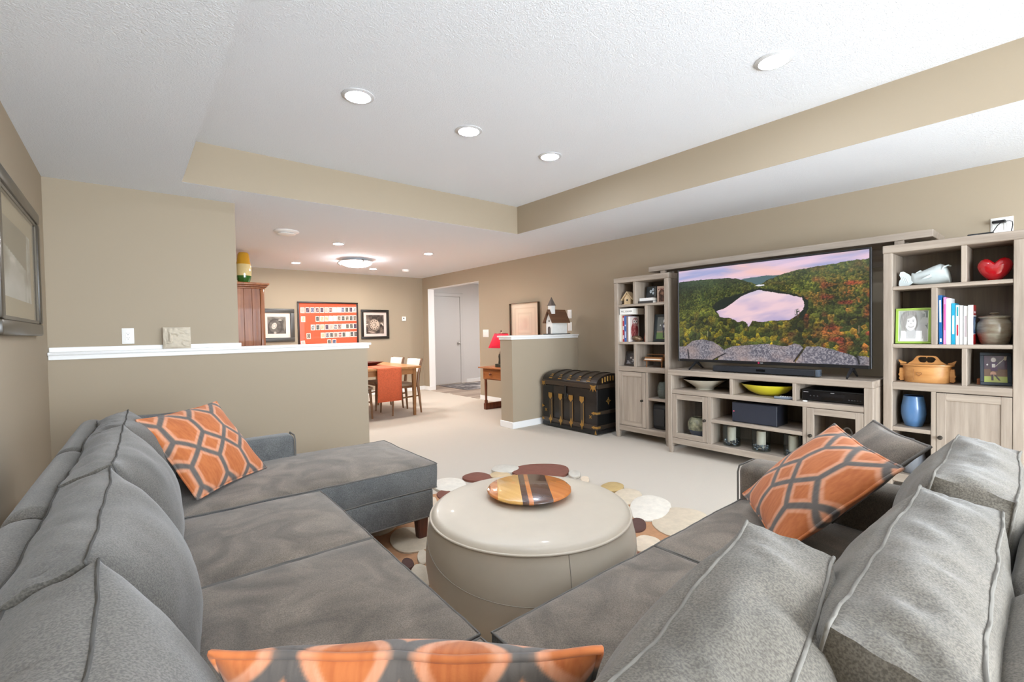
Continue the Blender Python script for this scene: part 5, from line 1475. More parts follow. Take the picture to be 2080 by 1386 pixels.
obj('body', MB().lathe([(.05, 0), (.055, .005), (.075, .06), (.08, .12), (.07, .17), (.05, .20), (.052, .212), (.056, .218)], c, 40), GREYG, t, smooth=60)
obj('lid', MB().lathe([(.056, .219), (.05, .23), (.02, .236), (.012, .246), (.018, .252), (.01, .258), (0, .258)], c, 40), GREYG, t, smooth=60)
# streaming box and cord on top of the right bookcase
t = thing('cable_box', 'flat black streaming box on top of the right bookcase', 'device', (4.55, .405, 1.843))
obj('case', MB().box(4.50, 4.61, .345, .475, 1.8445, 1.868, .008, 3), BLACK, t)
obj('label_strip', MB().box(4.499, 4.5005, .42, .455, 1.853, 1.858), SILV, t)
t = thing('power_adapter', 'black plug adapter in the white wall plate above the right bookcase', 'adapter', (4.97, .345, 1.985))
obj('body', MB().box(4.935, 4.991, .318, .39, 1.985, 2.005, .008, 3), BLACK, t)
pts = [(4.965, .318, 1.995), (4.96, .30, 1.994), (4.955, .287, 1.985), (4.955, .285, 1.96), (4.95, .29, 1.92), (4.94, .30, 1.885), (4.90, .32, 1.86), (4.8, .36, 1.852), (4.66, .38, 1.853), (4.613, .385, 1.856)]
obj('cord', MB().tube(pts, .003, 6), BLACKM, t)
pts = [(4.95, .345, 1.985), (4.93, .36, 1.965), (4.80, .375, 1.90), (4.68, .36, 1.868), (4.612, .355, 1.86)]
obj('cord', MB().tube(pts, .003, 6), BLACKM, t)

# ------------------------------------------------------------------ pictures on the walls
def hung(name, label, c, n, w, h, fw, th, fcol, mw, fn, res=(60, 60), group=None, matc=(232, 222, 214), rough=.35, bevel=.006, inner=0.0, innerc=(150, 140, 120), pane=True, tilt=0.0):
    n = Vector(n); x = Vector((0, 0, 1)).cross(n)
    M = frame_at(c, x, (0, 0, 1))
    if tilt: M = M @ Matrix.Rotation(tilt, 4, 'X')
    t = thing(name, label, 'picture', (c[0], c[1], c[2] - h / 2), group=group)
    key = 'frame_%d_%d_%d' % tuple(fcol); fm = bpy.data.materials.get(key) or mat(key, fcol, rough)
    for a, b_, c_, e_ in ((-w / 2, w / 2, -h / 2, -h / 2 + fw), (-w / 2, w / 2, h / 2 - fw, h / 2), (-w / 2, -w / 2 + fw, -h / 2 + fw, h / 2 - fw), (w / 2 - fw, w / 2, -h / 2 + fw, h / 2 - fw)):
        obj('frame_side', MB().box(a, b_, c_, e_, 0.001, th, bevel, 2, M=M), fm, t)
    iw, ih = w - 2 * fw, h - 2 * fw
    obj('mount', MB().box(-iw / 2, iw / 2, -ih / 2, ih / 2, .002, .006, M=M), mat('mount_' + label[:18].replace(' ', '_'), matc, .8), t)
    if inner:
        im = mat('inlay_' + label[:16].replace(' ', '_'), innerc, .6)
        for a, b_, c_, e_ in ((-iw / 2, iw / 2, -ih / 2, -ih / 2 + inner), (-iw / 2, iw / 2, ih / 2 - inner, ih / 2), (-iw / 2, -iw / 2 + inner, -ih / 2 + inner, ih / 2 - inner), (iw / 2 - inner, iw / 2, -ih / 2 + inner, ih / 2 - inner)):
            obj('inner_lip', MB().box(a, b_, c_, e_, .006, th * .7, .002, M=M), im, t)
    if fn: painted('print', M @ Matrix.Translation((0, 0, .0068)), iw - 2 * mw, ih - 2 * mw, res[0], res[1], fn, PRINT, t)
    if pane: obj('pane', MB().box(-iw / 2, iw / 2, -ih / 2, ih / 2, th * .55, th * .55 + .002, M=M), GLASS, t)
    return t, M
def old_photo(u, v):
    n = fbm(u * 3, v * 3, 3, 4); im = mixc((128, 122, 104), (206, 204, 194), (n - .25) * 1.9)
    im = mixc(im, (214, 214, 206), np.clip((.42 - v) * 3, 0, .8)); im = fill(im, (v > .42 + .25 * (1 - u)) & (u < .86) & (v < 1.2), (134, 126, 106))
    k = fbm(u * 9, v * 3, 9, 3); im = mixc(im, (104, 98, 82), (k - .5) * 4 * np.clip(1 - np.abs(u - .88) * 5, 0, 1) * np.clip(.8 - v, 0, 1) * 1.5)
    im = fill(im, ell(u, v, .88, .62, .05, .25, .4) * .5, (206, 206, 198)); im = fill(im, ell(u, v, .35, .5, .08, .03, .4), (220, 216, 204))
    return im
hung('framed_picture', 'large dark-framed sepia photograph on the left wall above the sofa', (XL, 3.63, 1.668), (1, 0, 0), 1.26, .785, .075, .035, (66, 58, 46), .12, old_photo, res=(90, 60), matc=(176, 162, 134), inner=.02, innerc=(112, 104, 90), rough=.3, bevel=.012)
def car_photo(u, v):
    n = fbm(u * 4 + v, v * 4, 3, 4); im = mixc((72, 66, 60), (124, 116, 108), (n - .3) * 2)
    im = mixc(im, (188, 178, 162), np.clip((v - .72) * 3, 0, 1) * (fbm(u * 5, v * 14 + u * 6, 6, 3)))
    d = np.abs(np.hypot((u - .42) / .36, (v - .42) / .42) - 1); im = fill(im, np.clip(1 - d * 7, 0, .6), (56, 50, 46))
    im = fill(im, ell(u, v, .36, .46, .13, .19, .1, -.4), (224, 214, 200)); im = fill(im, ell(u, v, .36, .46, .09, .13, .3, -.4), (168, 158, 146)); im = fill(im, ell(u, v, .36, .46, .06, .09, .3, -.4), (226, 216, 204))
    im = fill(im, ell(u, v, .68, .8, .1, .03, .4), (222, 212, 196)); im = fill(im, ell(u, v, .92, .5, .06, .3, .6) * .6, (160, 150, 132)); im = fill(im, ell(u, v, .40, .06, .07, .07, .5), (190, 180, 168))
    return im
hung('framed_picture', 'grey-framed abstract photo with pale ellipse, left of the red card display', (2.06, YF, 1.43), (0, -1, 0), .592, .595, .075, .03, (70, 68, 64), .07, car_photo, res=(56, 56), matc=(244, 228, 214))
def phone_photo(u, v):
    n = fbm(u * 7, v * 7, 3, 4); im = mixc((48, 38, 32), (132, 114, 100), (n - .32) * 2.2)
    im = mixc(im, (150, 132, 118), np.clip((.25 - u) * 3, 0, 1) * np.clip((v - .4) * 3, 0, 1) * .8)
    d = np.hypot((u - .46), (v - .48)); im = fill(im, np.clip((.345 - np.hypot(u - .44, v - .44)) / .02, 0, 1), (70, 58, 50)); im = fill(im, np.clip((.33 - np.hypot(u - .44, v - .45)) / .02, 0, 1) * np.clip((np.hypot(u - .44, v - .45) - .29) / .02, 0, 1), (196, 176, 156))
    im = fill(im, np.clip((.28 - d) / .02, 0, 1), (206, 186, 166))
    for k in range(10):
        a = math.radians(60 + k * 30); im = fill(im, ell(u, v, .46 + .21 * math.cos(a), .48 + .21 * math.sin(a), .034, .034, .3), (96, 80, 70))
    im = fill(im, ell(u, v, .46, .48, .12, .12, .15), (160, 142, 126)); im = fill(im, ell(u, v, .43, .48, .05, .07, .3), (214, 196, 178))
    im = fill(im, ell(u, v, .06, .5, .06, .03, .4), (222, 210, 196)); im = fill(im, ell(u, v, .92, .5, .03, .1, .4, .5), (226, 214, 200)); im = fill(im, ell(u, v, .84, .54, .04, .05, .4), (180, 164, 150)); im = fill(im, ell(u, v, .3, .09, .2, .03, .5, -.2), (196, 172, 156))
    return im
hung('framed_picture', 'black-framed photo of an old telephone dial, right of the red card display', (3.897, YF, 1.438), (0, -1, 0), .592, .595, .052, .03, (34, 28, 20), .055, phone_photo, res=(64, 64), matc=(222, 206, 196))
t, M = hung('card_display', 'large red board with rows of small picture cards in a black frame', (2.976, YF, 1.43), (0, -1, 0), 1.132, .878, .03, .035, (38, 20, 14), 0, None, matc=(226, 92, 58))
t['category'] = 'picture'
CARDM = mat('card_white', (242, 226, 212), .6)
rr = random.Random(21)
rows = [(395, [290, 410, 530, 648, 762, 875, 985, 1090, 1197, 1300, 1408, 1517, 1617]), (620, [300, 650, 762, 875, 985, 1092, 1200, 1305, 1412, 1518, 1620]),
        (838, [530, 650, 762, 878, 988, 1097, 1203, 1312, 1415, 1520, 1622]), (1052, [420, 770, 885, 992, 1100, 1210, 1315, 1420, 1527, 1628]), (1235, [285, 930, 1058])]
PALC = [((92, 76, 88), (176, 140, 128)), ((224, 218, 206), (200, 206, 200)), ((60, 66, 72), (120, 116, 104)), ((56, 46, 66), (120, 96, 110)), ((84, 78, 96), (180, 176, 176)), ((176, 150, 132), (110, 104, 92)), ((226, 190, 172), (216, 170, 160)), ((226, 206, 170), (200, 176, 140)), ((78, 86, 120), (140, 144, 160)), ((120, 50, 56), (200, 170, 160)), ((214, 214, 218), (120, 120, 118))]
for y, xs_ in rows:
    for x in xs_:
        X = 2.41 + (x - 165) / 1540 * 1.133; Z = 1.869 - (y - 175 - (x - 165) * .026) * .000735 - .004
        rot = .16 if (y > 1200 and x < 400) else rr.uniform(-.02, .02)
        Mc = frame_at((X, YF - .0065, Z), (1, 0, 0), (0, 0, 1)) @ Matrix.Rotation(rot, 4, 'Z')
        k = obj('card', MB().box(-.037, .037, -.053, .053, 0, .0015, M=Mc), CARDM, t, smooth=0)
        a, b_ = rr.choice(PALC); sd_ = rr.randrange(1000); kind = rr.randrange(4)
        def cardfn(u, v, a=a, b_=b_, sd_=sd_, kind=kind):
            im = mixc(a, b_, (fbm(u * 4, v * 5, sd_, 2) - .3) * 2.4)
            if kind == 1: im = fill(im, ell(u, v, .5, .5, .3, .3, .3), b_); im = fill(im, ell(u, v, .5, .5, .15, .16, .3), a)
            if kind == 2: im = fill(im, (np.abs(v - .5) < .12), b_)
            if kind == 3: im = fill(im, np.abs(u - v) < .14, b_)
            return im
        painted('card_print', Mc @ Matrix.Translation((0, 0, .0019)), .054, .082, 8, 12, cardfn, PRINT, k)
# picture with pale mount on the right wall behind the pony wall
def pale_print(u, v):
    im = mixc((226, 208, 184), (234, 220, 200), fbm(u * 3, v * 3, 3, 2)); d = np.maximum(np.abs(u - .5), np.abs(v - .52))
    im = fill(im, np.clip(1 - np.abs(d - .36) * 60, 0, .5), (206, 186, 160)); im = fill(im, np.clip(1 - np.abs(d - .24) * 40, 0, .35), (212, 194, 168)); im = fill(im, (d < .17) * .5, (228, 206, 184)); im = fill(im, ell(u, v, .52, .52, .09, .12, .6) * .4, (222, 192, 172))
    return im
hung('framed_picture', 'square pale print in a dark deep frame on the right wall behind the pony wall', (XR, 5.70, 1.36), (-1, 0, 0), .70, .70, .004, .048, (84, 66, 48), .0, pale_print, matc=(232, 216, 196), bevel=.002)

# carved stone face on the left ledge --------------------------------------------
def face_h(u, v):
    h = .25 * fbm(u * 6, v * 6, 4, 3)
    h = h + .9 * ell(u, v, .42, .48, .46, .62, .8) + .25 * ell(u, v, .22, .36, .1, .2, .6)
    h = h - .55 * ell(u, v, .13, .58, .10, .24, .4) + .5 * ell(u, v, .245, .5, .05, .22, .5, .1)       # side of the nose
    h = h - .5 * ell(u, v, .40, .60, .12, .05, .4, -.1) + .25 * ell(u, v, .41, .585, .05, .03, .5)      # eye
    h = h + .35 * ell(u, v, .40, .71, .17, .035, .5, -.15) - .35 * ell(u, v, .23, .29, .11, .025, .4)    # brow, mouth
    h = h + .3 * ell(u, v, .24, .25, .09, .03, .5) + .5 * ell(u, v, .85, .2, .2, .12, .3, -.4) - .4 * ell(u, v, .85, .33, .18, .025, .5, -.3)
    h = h - .4 * ell(u, v, .68, .78, .16, .03, .5, -.6) + .4 * ell(u, v, .8, .74, .22, .05, .5) + .3 * np.sin(v * 40 + u * 14) * ell(u, v, .8, .75, .24, .3, .7) * .4
    h = h + .2 * np.sin(u * 34) * ell(u, v, .3, .92, .3, .1, .7)
    return h
t = thing('stone_plaque', 'carved grey stone face tile leaning on the left white ledge', 'plaque', (.314, 4.75, 1.158))
w_, h_, th_ = .188, .176, .026
M = frame_at((.314, 4.735, 1.1595), (1, 0, 0), (0, .06, 1))
nx, ny = 64, 58; u, v = np.meshgrid(np.linspace(0, 1, nx + 1), np.linspace(0, 1, ny + 1)); hh = face_h(u, v)
edge = np.minimum(np.minimum(u, 1 - u), np.minimum(v, 1 - v)); hh = hh * np.clip(edge * 14, 0, 1)
mb = MB(); mb.v = [tuple(M @ Vector(((a - .5) * w_, b_ * h_, c * .017))) for a, b_, c in zip(u.ravel(), v.ravel(), hh.ravel())]
k = nx + 1; mb.f = [(j * k + i, j * k + i + 1, (j + 1) * k + i + 1, (j + 1) * k + i) for j in range(ny) for i in range(nx)]
ST = mat('carved_stone', (204, 193, 174), .9, var=.08, vscale=40, bump=.3, bscale=260)
obj('carved_face', mb, ST, t, smooth=60)
obj('slab', MB().box(-w_ / 2, w_ / 2, 0, h_, -th_, .0, .003, M=M), ST, t)

# armoire and vase ---------------------------------------------------------------
PINE = [wood('armoire_%d' % i, c, d_, 'z', .4, coat=.15) for i, (c, d_) in enumerate((((160, 100, 56), (122, 70, 36)), ((150, 92, 50), (114, 64, 34)), ((168, 108, 62), (128, 76, 42))))]
t = thing('armoire', 'tall brown wooden armoire in the dining area behind the left half wall', 'armoire', (1.2, 7.7, 0))
for i in range(5):
    obj('plank', MB().box(.93 + i * .10, .93 + i * .10 + .098, 7.206, 7.225, .1, 1.90, .002), PINE[i % 3], t)
obj('carcass', MB().box(.93, 1.46, 7.226, 8.2, .08, 1.90), PINE[1], t)
obj('corner_post', MB().box(1.432, 1.484, 7.2, 7.25, .0, 1.90, .006, 2), PINE[0], t); obj('corner_post', MB().box(1.432, 1.484, 8.16, 8.21, .0, 1.90, .006, 2), PINE[0], t)
obj('corner_post', MB().box(.91, .93, 7.2, 7.25, .0, 1.90, .003), PINE[0], t)
for y0, y1 in ((7.26, 7.70), (7.71, 8.15)):
    d = obj('door', MB().box(1.461, 1.48, y0, y1, .12, 1.88, .003), PINE[2], t); obj('knob', MB().ball((1.492, 7.66 if y0 < 7.5 else 7.75, 1.0), .014, .014, .014, 10, 8), METAL, d)
for i, (e, z0, z1) in enumerate(((.012, 1.90, 1.925), (.034, 1.925, 1.95), (.056, 1.95, 1.982))):
    obj('cornice', MB().box(.91, 1.484 + e, 7.2 - e, 8.21 + e, z0, z1, .006, 2), PINE[i], t)
c = (1.262, 7.34, 1.9825)
t = thing('striped_vase', 'glass vase banded amber, cream and green on top of the armoire', 'vase', c)
prof = [(.062, 0), (.072, .01), (.088, .06), (.095, .12), (.097, .18), (.094, .23), (.086, .28), (.078, .33), (.073, .38), (.068, .41), (.055, .422)]
def band(z0, z1):
    zz = [p[1] for p in prof]; rr_ = [p[0] for p in prof]; zs = np.linspace(z0, z1, 9)
    return [(float(np.interp(z, zz, rr_)), float(z)) for z in zs]
for nm, z0, z1, col in (('green_band', 0, .10, (40, 96, 30)), ('cream_band', .10, .26, (214, 196, 140)), ('amber_band', .26, .422, (196, 146, 22))):
    obj(nm, MB().lathe(band(z0, z1), c, 40), mat('glass_' + nm, col, .08, coat=.7), t, smooth=80)

# dining table, runner, dish, chairs ------------------------------------------------
TEAKY = wood('oak_table_y', (190, 136, 82), (160, 108, 60), 'y', .35, coat=.2)
TEAKX = wood('oak_table_x', (178, 126, 76), (150, 100, 58), 'x', .4)
TEAKZ = wood('oak_table_z', (158, 112, 68), (126, 86, 50), 'z', .4)
tb = thing('dining_table', 'light oak dining table with tapered legs and an orange runner', 'table', (2.9, 7.07, 0))
t0, t1, u0, u1 = 2.36, 3.44, 6.28, 7.86
m = MB().prism([(2.9 + (t1 - t0) / 2 * math.copysign(abs(math.cos(a)) ** .12, math.cos(a)), 7.07 + (u1 - u0) / 2 * math.copysign(abs(math.sin(a)) ** .12, math.sin(a))) for a in [2 * PI * (i + .5) / 64 for i in range(64)]], .722, .75, 'z')
obj('tabletop', m, TEAKY, tb)
for nm, b_ in (('apron', (t0 + .10, t1 - .10, u0 + .10, u0 + .125)), ('apron', (t0 + .10, t1 - .10, u1 - .125, u1 - .10))): obj(nm, MB().box(*b_, .63, .722, .002), TEAKX, tb)
for b_ in ((t0 + .10, t0 + .125, u0 + .125, u1 - .125), (t1 - .125, t1 - .10, u0 + .125, u1 - .125)): obj('apron', MB().box(*b_, .63, .722, .002), TEAKY, tb)
for x in (t0 + .10, t1 - .10):
    for y in (u0 + .12, u1 - .12): obj('leg', MB().taper((x, y, .001), (x, y, .722), .019, .019, .03, .03), TEAKZ, tb)
RUN = mat('runner_orange', (196, 92, 56), .85, var=.14, vscale=60, bump=.4, bscale=300)
t = thing('table_runner', 'rust orange cloth runner hanging over the end of the dining table', 'runner', (2.885, 7.07, .75))
pts = [(6.268, .27), (6.266, .5), (6.266, .735), (6.270, .7515), (6.285, .755)]
yy = pts + [(y, .7545) for y in np.linspace(6.4, 7.74, 12)] + [(7.86, .755), (7.872, .745), (7.875, .5), (7.872, .3)]
mb = MB(); vs = []
for (y, z) in yy:
    for i in range(9): vs.append((2.70 + .37 * i / 8, y + (.004 * math.sin(i * 1.6 + z * 8) if z < .74 else 0) - (.002 if z < .74 and y < 7 else 0), z))
mb.add(vs, [(j * 9 + i, j * 9 + i + 1, (j + 1) * 9 + i + 1, (j + 1) * 9 + i) for j in range(len(yy) - 1) for i in range(8)])
ro = obj('cloth', mb, RUN, t, smooth=60)
sm = ro.modifiers.new('thickness', 'SOLIDIFY'); sm.thickness = .002
obj('hem', MB().tube([(2.70, 6.266, .272), (2.8, 6.268, .271), (2.95, 6.265, .272), (3.07, 6.268, .271)], .003, 6), RUN, t)
DISH = wood('dark_dish', (92, 34, 26), (64, 22, 18), 'x', .3, coat=.4)
t = thing('wooden_dish', 'shallow dark red-brown square dish on the dining table runner', 'dish', (2.90, 7.02, .756))
M = Matrix.Translation((2.90, 7.02, .7565)) @ Matrix.Rotation(PI / 4 + .3, 4, 'Z')
prof = [(.09, 0), (.10, .004), (.215, .048), (.222, .052), (.21, .05), (.095, .014), (0, .012)]
m = MB(); n = 4
vs = [M @ Vector((r * math.cos(2 * PI * i / 4), r * math.sin(2 * PI * i / 4), z)) for r, z in prof for i in range(4)]
m.add(vs, [(j * 4 + i, j * 4 + (i + 1) % 4, (j + 1) * 4 + (i + 1) % 4, (j + 1) * 4 + i) for j in range(len(prof) - 1) for i in range(4)] + [(3, 2, 1, 0)])
obj('bowl', m, DISH, t, smooth=0)
obj('foot', MB().box(-.05, .05, -.05, .05, -.0003, .003, M=M), DISH, t)
CW = wood('chair_teak', (136, 96, 58), (104, 70, 40), 'z', .4)
SEATM = mat('chair_seat', (150, 128, 104), .6); PADM = mat('chair_white', (240, 232, 220), .6)
def make_chair(label):
    """faces local +x; seat centre at the origin"""
    t = thing('dining_chair', label, 'chair', (0, 0, 0), group='oak dining chairs with white backs')
    A = dict(local=True)
    for s in (-1, 1):
        obj('leg', MB().tube([(.225, s * .215, .001), (.215, s * .21, .25), (.20, s * .205, .43)], [.013, .018, .022], 8), CW, t, **A)
        obj('leg', MB().tube([(-.245, s * .235, .001), (-.225, s * .225, .25), (-.205, s * .215, .45), (-.225, s * .215, .62), (-.285, s * .215, .845)], [.014, .02, .026, .022, .016], 8), CW, t, **A)
        obj('stretcher', MB().tube([(-.225, s * .222, .27), (.21, s * .21, .25)], .012, 8), CW, t, **A)
    m = MB().prism([(.24, -.22), (.25, 0), (.24, .22), (-.19, .195), (-.19, -.195)], .435, .468, 'z')
    obj('seat', m, SEATM, t, **A)
    obj('seat_frame', MB().box(-.2, .22, -.2, .2, .40, .436, .008, 2), CW, t, **A)
    mb = MB(); vs = []
    for i in range(9):
        y = -.205 + .41 * i / 8; b_ = -.035 * (1 - (y / .205) ** 2)
        for (dx, z) in ((-.236, .64), (-.216, .635), (-.250, .83), (-.274, .835)): vs.append((dx + b_, y, z))
    fs = []
    for i in range(8):
        for k in range(4): fs.append((i * 4 + k, i * 4 + (k + 1) % 4, (i + 1) * 4 + (k + 1) % 4, (i + 1) * 4 + k))
    fs += [(3, 2, 1, 0), (32, 33, 34, 35)]
    mb.add(vs, fs); obj('backrest', mb, PADM, t, smooth=50, **A)
    return t
ch = make_chair('oak chair with white back at the right side of the table, nearer the doorway carpet')
def put(o, x, y, rz, label=None):
    o.location = (x, y, 0); o.rotation_euler = (0, 0, rz)
    if label: o['label'] = label
put(ch, 3.275, 6.76, PI)
c2 = copy_tree(ch); put(c2, 3.275, 7.38, PI, 'oak chair with white back at the right side of the table, farther one')
c3 = copy_tree(ch); put(c3, 2.505, 6.76, 0, 'oak chair mostly hidden by the half wall, one leg showing beside the runner')

# lamp table, lamp ------------------------------------------------------------------
LT = wood('pine_table', (172, 104, 52), (136, 76, 36), 'y', .35, coat=.3); LTD = wood('pine_dark', (124, 64, 34), (92, 44, 24), 'z', .4, coat=.2)
t = thing('lamp_table', 'reddish wooden side table with a drawer behind the pony wall', 'table', (4.65, 5.5, 0))
obj('top', MB().box(4.32, 4.955, 4.92, 6.10, .667, .69, .006, 2), LT, t)
obj('apron', MB().box(4.385, 4.94, 4.98, 6.05, .49, .667, .002), LT, t)
d = obj('drawer', MB().box(4.372, 4.386, 5.05, 5.98, .505, .655, .004), LT, t)
for y in (5.82, 5.22): obj('knob', MB().lathe([(.012, 0), (.008, .008), (.02, .018), (.022, .026), (.012, .034), (0, .035)], n=16, M=frame_at((4.372, y, .58), (0, -1, 0), (0, 0, 1))), LTD, d)
for y in (6.02, 5.01):
    for x in (4.415, 4.90):
        obj('leg', MB().lathe([(.026, 0), (.026, .04), (.017, .06), (.02, .2), (.023, .32), (.02, .36), (.027, .39)], (x, y, .10), 14), LTD, t)
    obj('foot_rail', MB().box(4.385, 4.935, y - .03, y + .03, .001, .10, .006, 2), LTD, t)
lx, ly, lz = 4.525, 5.74, .69
t = thing('table_lamp', 'table lamp with a pink-red cone shade on the side table', 'lamp', (lx, ly, lz))
DKB = mat('lamp_bronze', (58, 62, 50), .45, .3)
obj('plinth', MB().box(lx - .075, lx + .075, ly - .075, ly + .075, lz + .0005, lz + .05, .004), DKB, t)
obj('stem', MB().lathe([(.05, .05), (.052, .06), (.046, .12), (.052, .17), (.044, .2), (.026, .22), (.03, .235), (.018, .25), (.012, .27)], (lx, ly, lz), 24), DKB, t)
obj('socket', MB().lathe([(.018, .27), (.024, .285), (.02, .33), (.012, .335)], (lx, ly, lz), 18), PLATE, t)
obj('harp', MB().tube([(lx, ly - .02, lz + .33), (lx, ly - .045, lz + .40), (lx, ly - .04, lz + .47), (lx, ly, lz + .545), (lx, ly + .04, lz + .47), (lx, ly + .045, lz + .40), (lx, ly + .02, lz + .33)], .0025, 6), METAL, t)
m_, nt, b, N, L = new_mat('shade_red')
out = [n for n in N if n.type == 'OUTPUT_MATERIAL'][0]
tr = N.new('ShaderNodeBsdfTranslucent'); tr.inputs[0].default_value = (*lin((246, 128, 146)), 1); df = N.new('ShaderNodeBsdfDiffuse'); df.inputs[0].default_value = (*lin((196, 56, 80)), 1)
mx = N.new('ShaderNodeMixShader'); mx.inputs[0].default_value = .4; L.new(df.outputs[0], mx.inputs[1]); L.new(tr.outputs[0], mx.inputs[2]); L.new(mx.outputs[0], out.inputs['Surface'])
obj('shade', MB().lathe([(.205, .305), (.105, .528), (.103, .528), (.203, .305)], (lx, ly, lz), 40, ring=True), m_, t, smooth=60)
m = MB(); m.tube([(lx + .104 * math.cos(2 * PI * i / 40), ly + .104 * math.sin(2 * PI * i / 40), lz + .528) for i in range(40)], .004, 6, closed=True)
obj('shade_ring', m, METAL, t)
obj('finial', MB().lathe([(.004, .535), (.012, .545), (.012, .552), (.006, .56), (.009, .57), (.004, .58), (0, .582)], (lx, ly, lz), 14), METAL, t)
obj('bulb', MB().ball((lx, ly, lz + .45), .03, .03, .04, 14, 10), emit('bulb_warm', (255, 226, 190), 45), t)

# church birdhouse on the pony wall ------------------------------------------------------
CHW = mat('church_white', (236, 236, 232), .6, var=.03, vscale=20); CHR = wood('church_roof', (116, 80, 54), (86, 56, 38), 'x', .7); CHD = mat('church_dark', (92, 82, 76), .6)
t = thing('church_birdhouse', 'white wooden church birdhouse with brown roof and steeple on the pony wall', 'birdhouse', (4.69, 4.68, 1.194))
z0 = 1.1945
obj('base_board', MB().box(4.52, 4.875, 4.585, 4.775, z0, z0 + .012, .002), mat('church_base', (60, 66, 62), .6), t)
obj('walls', MB().prism([(4.62, z0 + .012), (4.74, z0 + .012), (4.74, z0 + .19), (4.68, z0 + .325), (4.62, z0 + .19)], 4.55, 4.845, 'x'), CHW, t, smooth=0)
for s in (-1, 1):
    a = (4.68, z0 + .352); b_ = (4.68 + s * .098, z0 + .165); dx, dz = b_[0] - a[0], b_[1] - a[1]; L_ = math.hypot(dx, dz); nx_, nz_ = -dz / L_ * .012 * s, dx / L_ * .012 * s
    obj('roof_board', MB().prism([a, b_, (b_[0] - nx_, b_[1] - nz_), (a[0], a[1] - .02)], 4.515, 4.875, 'x'), CHR, t, smooth=0)
obj('belfry', MB().box(4.565, 4.635, 4.645, 4.715, z0 + .29, z0 + .405, .002), CHW, t)
obj('belfry_eave', MB().box(4.555, 4.645, 4.635, 4.725, z0 + .405, z0 + .413, .001), CHD, t)
obj('spire', MB().lathe([(.056, .413), (.0, .53)], (4.60, 4.68, z0), 4, M=Matrix.Translation((4.60, 4.68, 0)) @ Matrix.Rotation(PI / 4, 4, 'Z') @ Matrix.Translation((-4.60, -4.68, 0))), CHD, t, smooth=0)
pl = [(4.655, z0 + .012), (4.705, z0 + .012), (4.705, z0 + .075)] + [(4.68 + .025 * math.cos(a), z0 + .085 + .028 * math.sin(a)) for a in np.linspace(0.2, PI - .2, 7)] + [(4.655, z0 + .075)]
obj('door', MB().prism(pl, 4.545, 4.55, 'x'), CHD, t, smooth=0)
obj('round_window', MB().lathe([(0, 0), (.012, 0), (.012, .003), (0, .003)], n=16, M=frame_at((4.5495, 4.68, z0 + .19), (0, -1, 0), (0, 0, 1))), CHD, t)

# trunk -------------------------------------------------------------------------------------
TB = mat('trunk_leather', (36, 26, 21), .35, rgb2=(17, 14, 13), vscale=9, coat=.25, bump=.15, bscale=80)
TBK = mat('trunk_black', (14, 14, 14), .4, coat=.2); TST = wood('trunk_slat', (74, 58, 42), (50, 40, 30), 'z', .4, coat=.2)
TSX = wood('trunk_slat_x', (62, 50, 38), (42, 34, 28), 'x', .4, coat=.2); TSY = wood('trunk_slat_y', (70, 54, 40), (48, 36, 28), 'y', .4, coat=.2); BRASS = mat('brass', (178, 138, 74), .4, .7)
t = thing('steamer_trunk', 'black domed trunk with brass fittings against the pony wall', 'trunk', (4.49, 4.02, 0))
q0, q1, fx, bx_ = 3.565, 4.485, 4.22, 4.76
obj('body', MB().box(fx, bx_, q0, q1, .012, .545, .008, 2), TB, t)
for x in (fx + .05, bx_ - .05):
    for y in (q0 + .06, q1 - .06): obj('caster', MB().lathe([(.02, 0.001), (.02, .012)], (x, y, 0), 12), TBK, t)
for (b_, mm) in (((fx - .004, fx + .004, q0, q1, .014, .055), TBK), ((fx, bx_, q0 - .004, q0 + .004, .014, .055), TBK)): obj('base_band', MB().box(*b_, .002), mm, t)
obj('side_panel', MB().box(fx + .02, bx_ - .02, q0 - .0025, q0, .06, .54), TBK, t); obj('front_panel', MB().box(fx - .0025, fx, q0 + .72, q1 - .015, .06, .54), TBK, t)
obj('front_band', MB().box(fx - .012, fx, q0, q1, .072, .125, .003), TSY, t)
obj('side_band', MB().box(fx, bx_, q0 - .012, q0, .072, .118, .003), TSX, t); obj('side_band', MB().box(fx, bx_, q0 - .012, q0, .245, .285, .003), TSX, t)
# domed lid
NA = 14; arc = []
for i in range(NA + 1):
    a = PI * i / NA; arc.append(((fx + bx_) / 2 - (bx_ - fx) / 2 * math.cos(a), .595 + .125 * math.sin(a) ** .9))
lidp = [(fx, .548)] + arc + [(bx_, .548)]
vs = [(x, y, z) for y in (q0, q1) for x, z in lidp]; n = len(lidp)
m = MB(); m.add(vs, [(i, i + 1, n + i + 1, n + i) for i in range(n - 1)] + [(n - 1, 0, n, 2 * n - 1), tuple(range(n)), tuple(range(2 * n - 1, n - 1, -1))])
ld = obj('lid', m, TB, t, smooth=30)
obj('lid_band', MB().box(fx - .013, fx, q0, q1, .552, .605, .003), TSY, ld); obj('lid_band', MB().box(fx, bx_, q0 - .010, q0, .552, .60, .003), TSX, ld)
def strap_over(y, w=.018, lift=.010):
    m = MB(); vs = []
    for dy in (-w, w):
        for (x, z) in arc[1:-1]: vs.append((x, y + dy, z + .0005))
    for dy in (-w, w):
        for (x, z) in arc[1:-1]: vs.append((x, y + dy, z + lift))
    k = len(arc) - 2; fs = []
    for i in range(k - 1):
        fs += [(2 * k + i, 2 * k + i + 1, 3 * k + i + 1, 3 * k + i), (i, 2 * k + i, 2 * k + i + 1, i + 1), (k + i, k + i + 1, 3 * k + i + 1, 3 * k + i)]
    fs += [(0, k, 3 * k, 2 * k), (k - 1, 3 * k - 1, 4 * k - 1, 2 * k - 1)]
    m.add(vs, fs); return obj('lid_slat', m, TSX, ld, smooth=30)
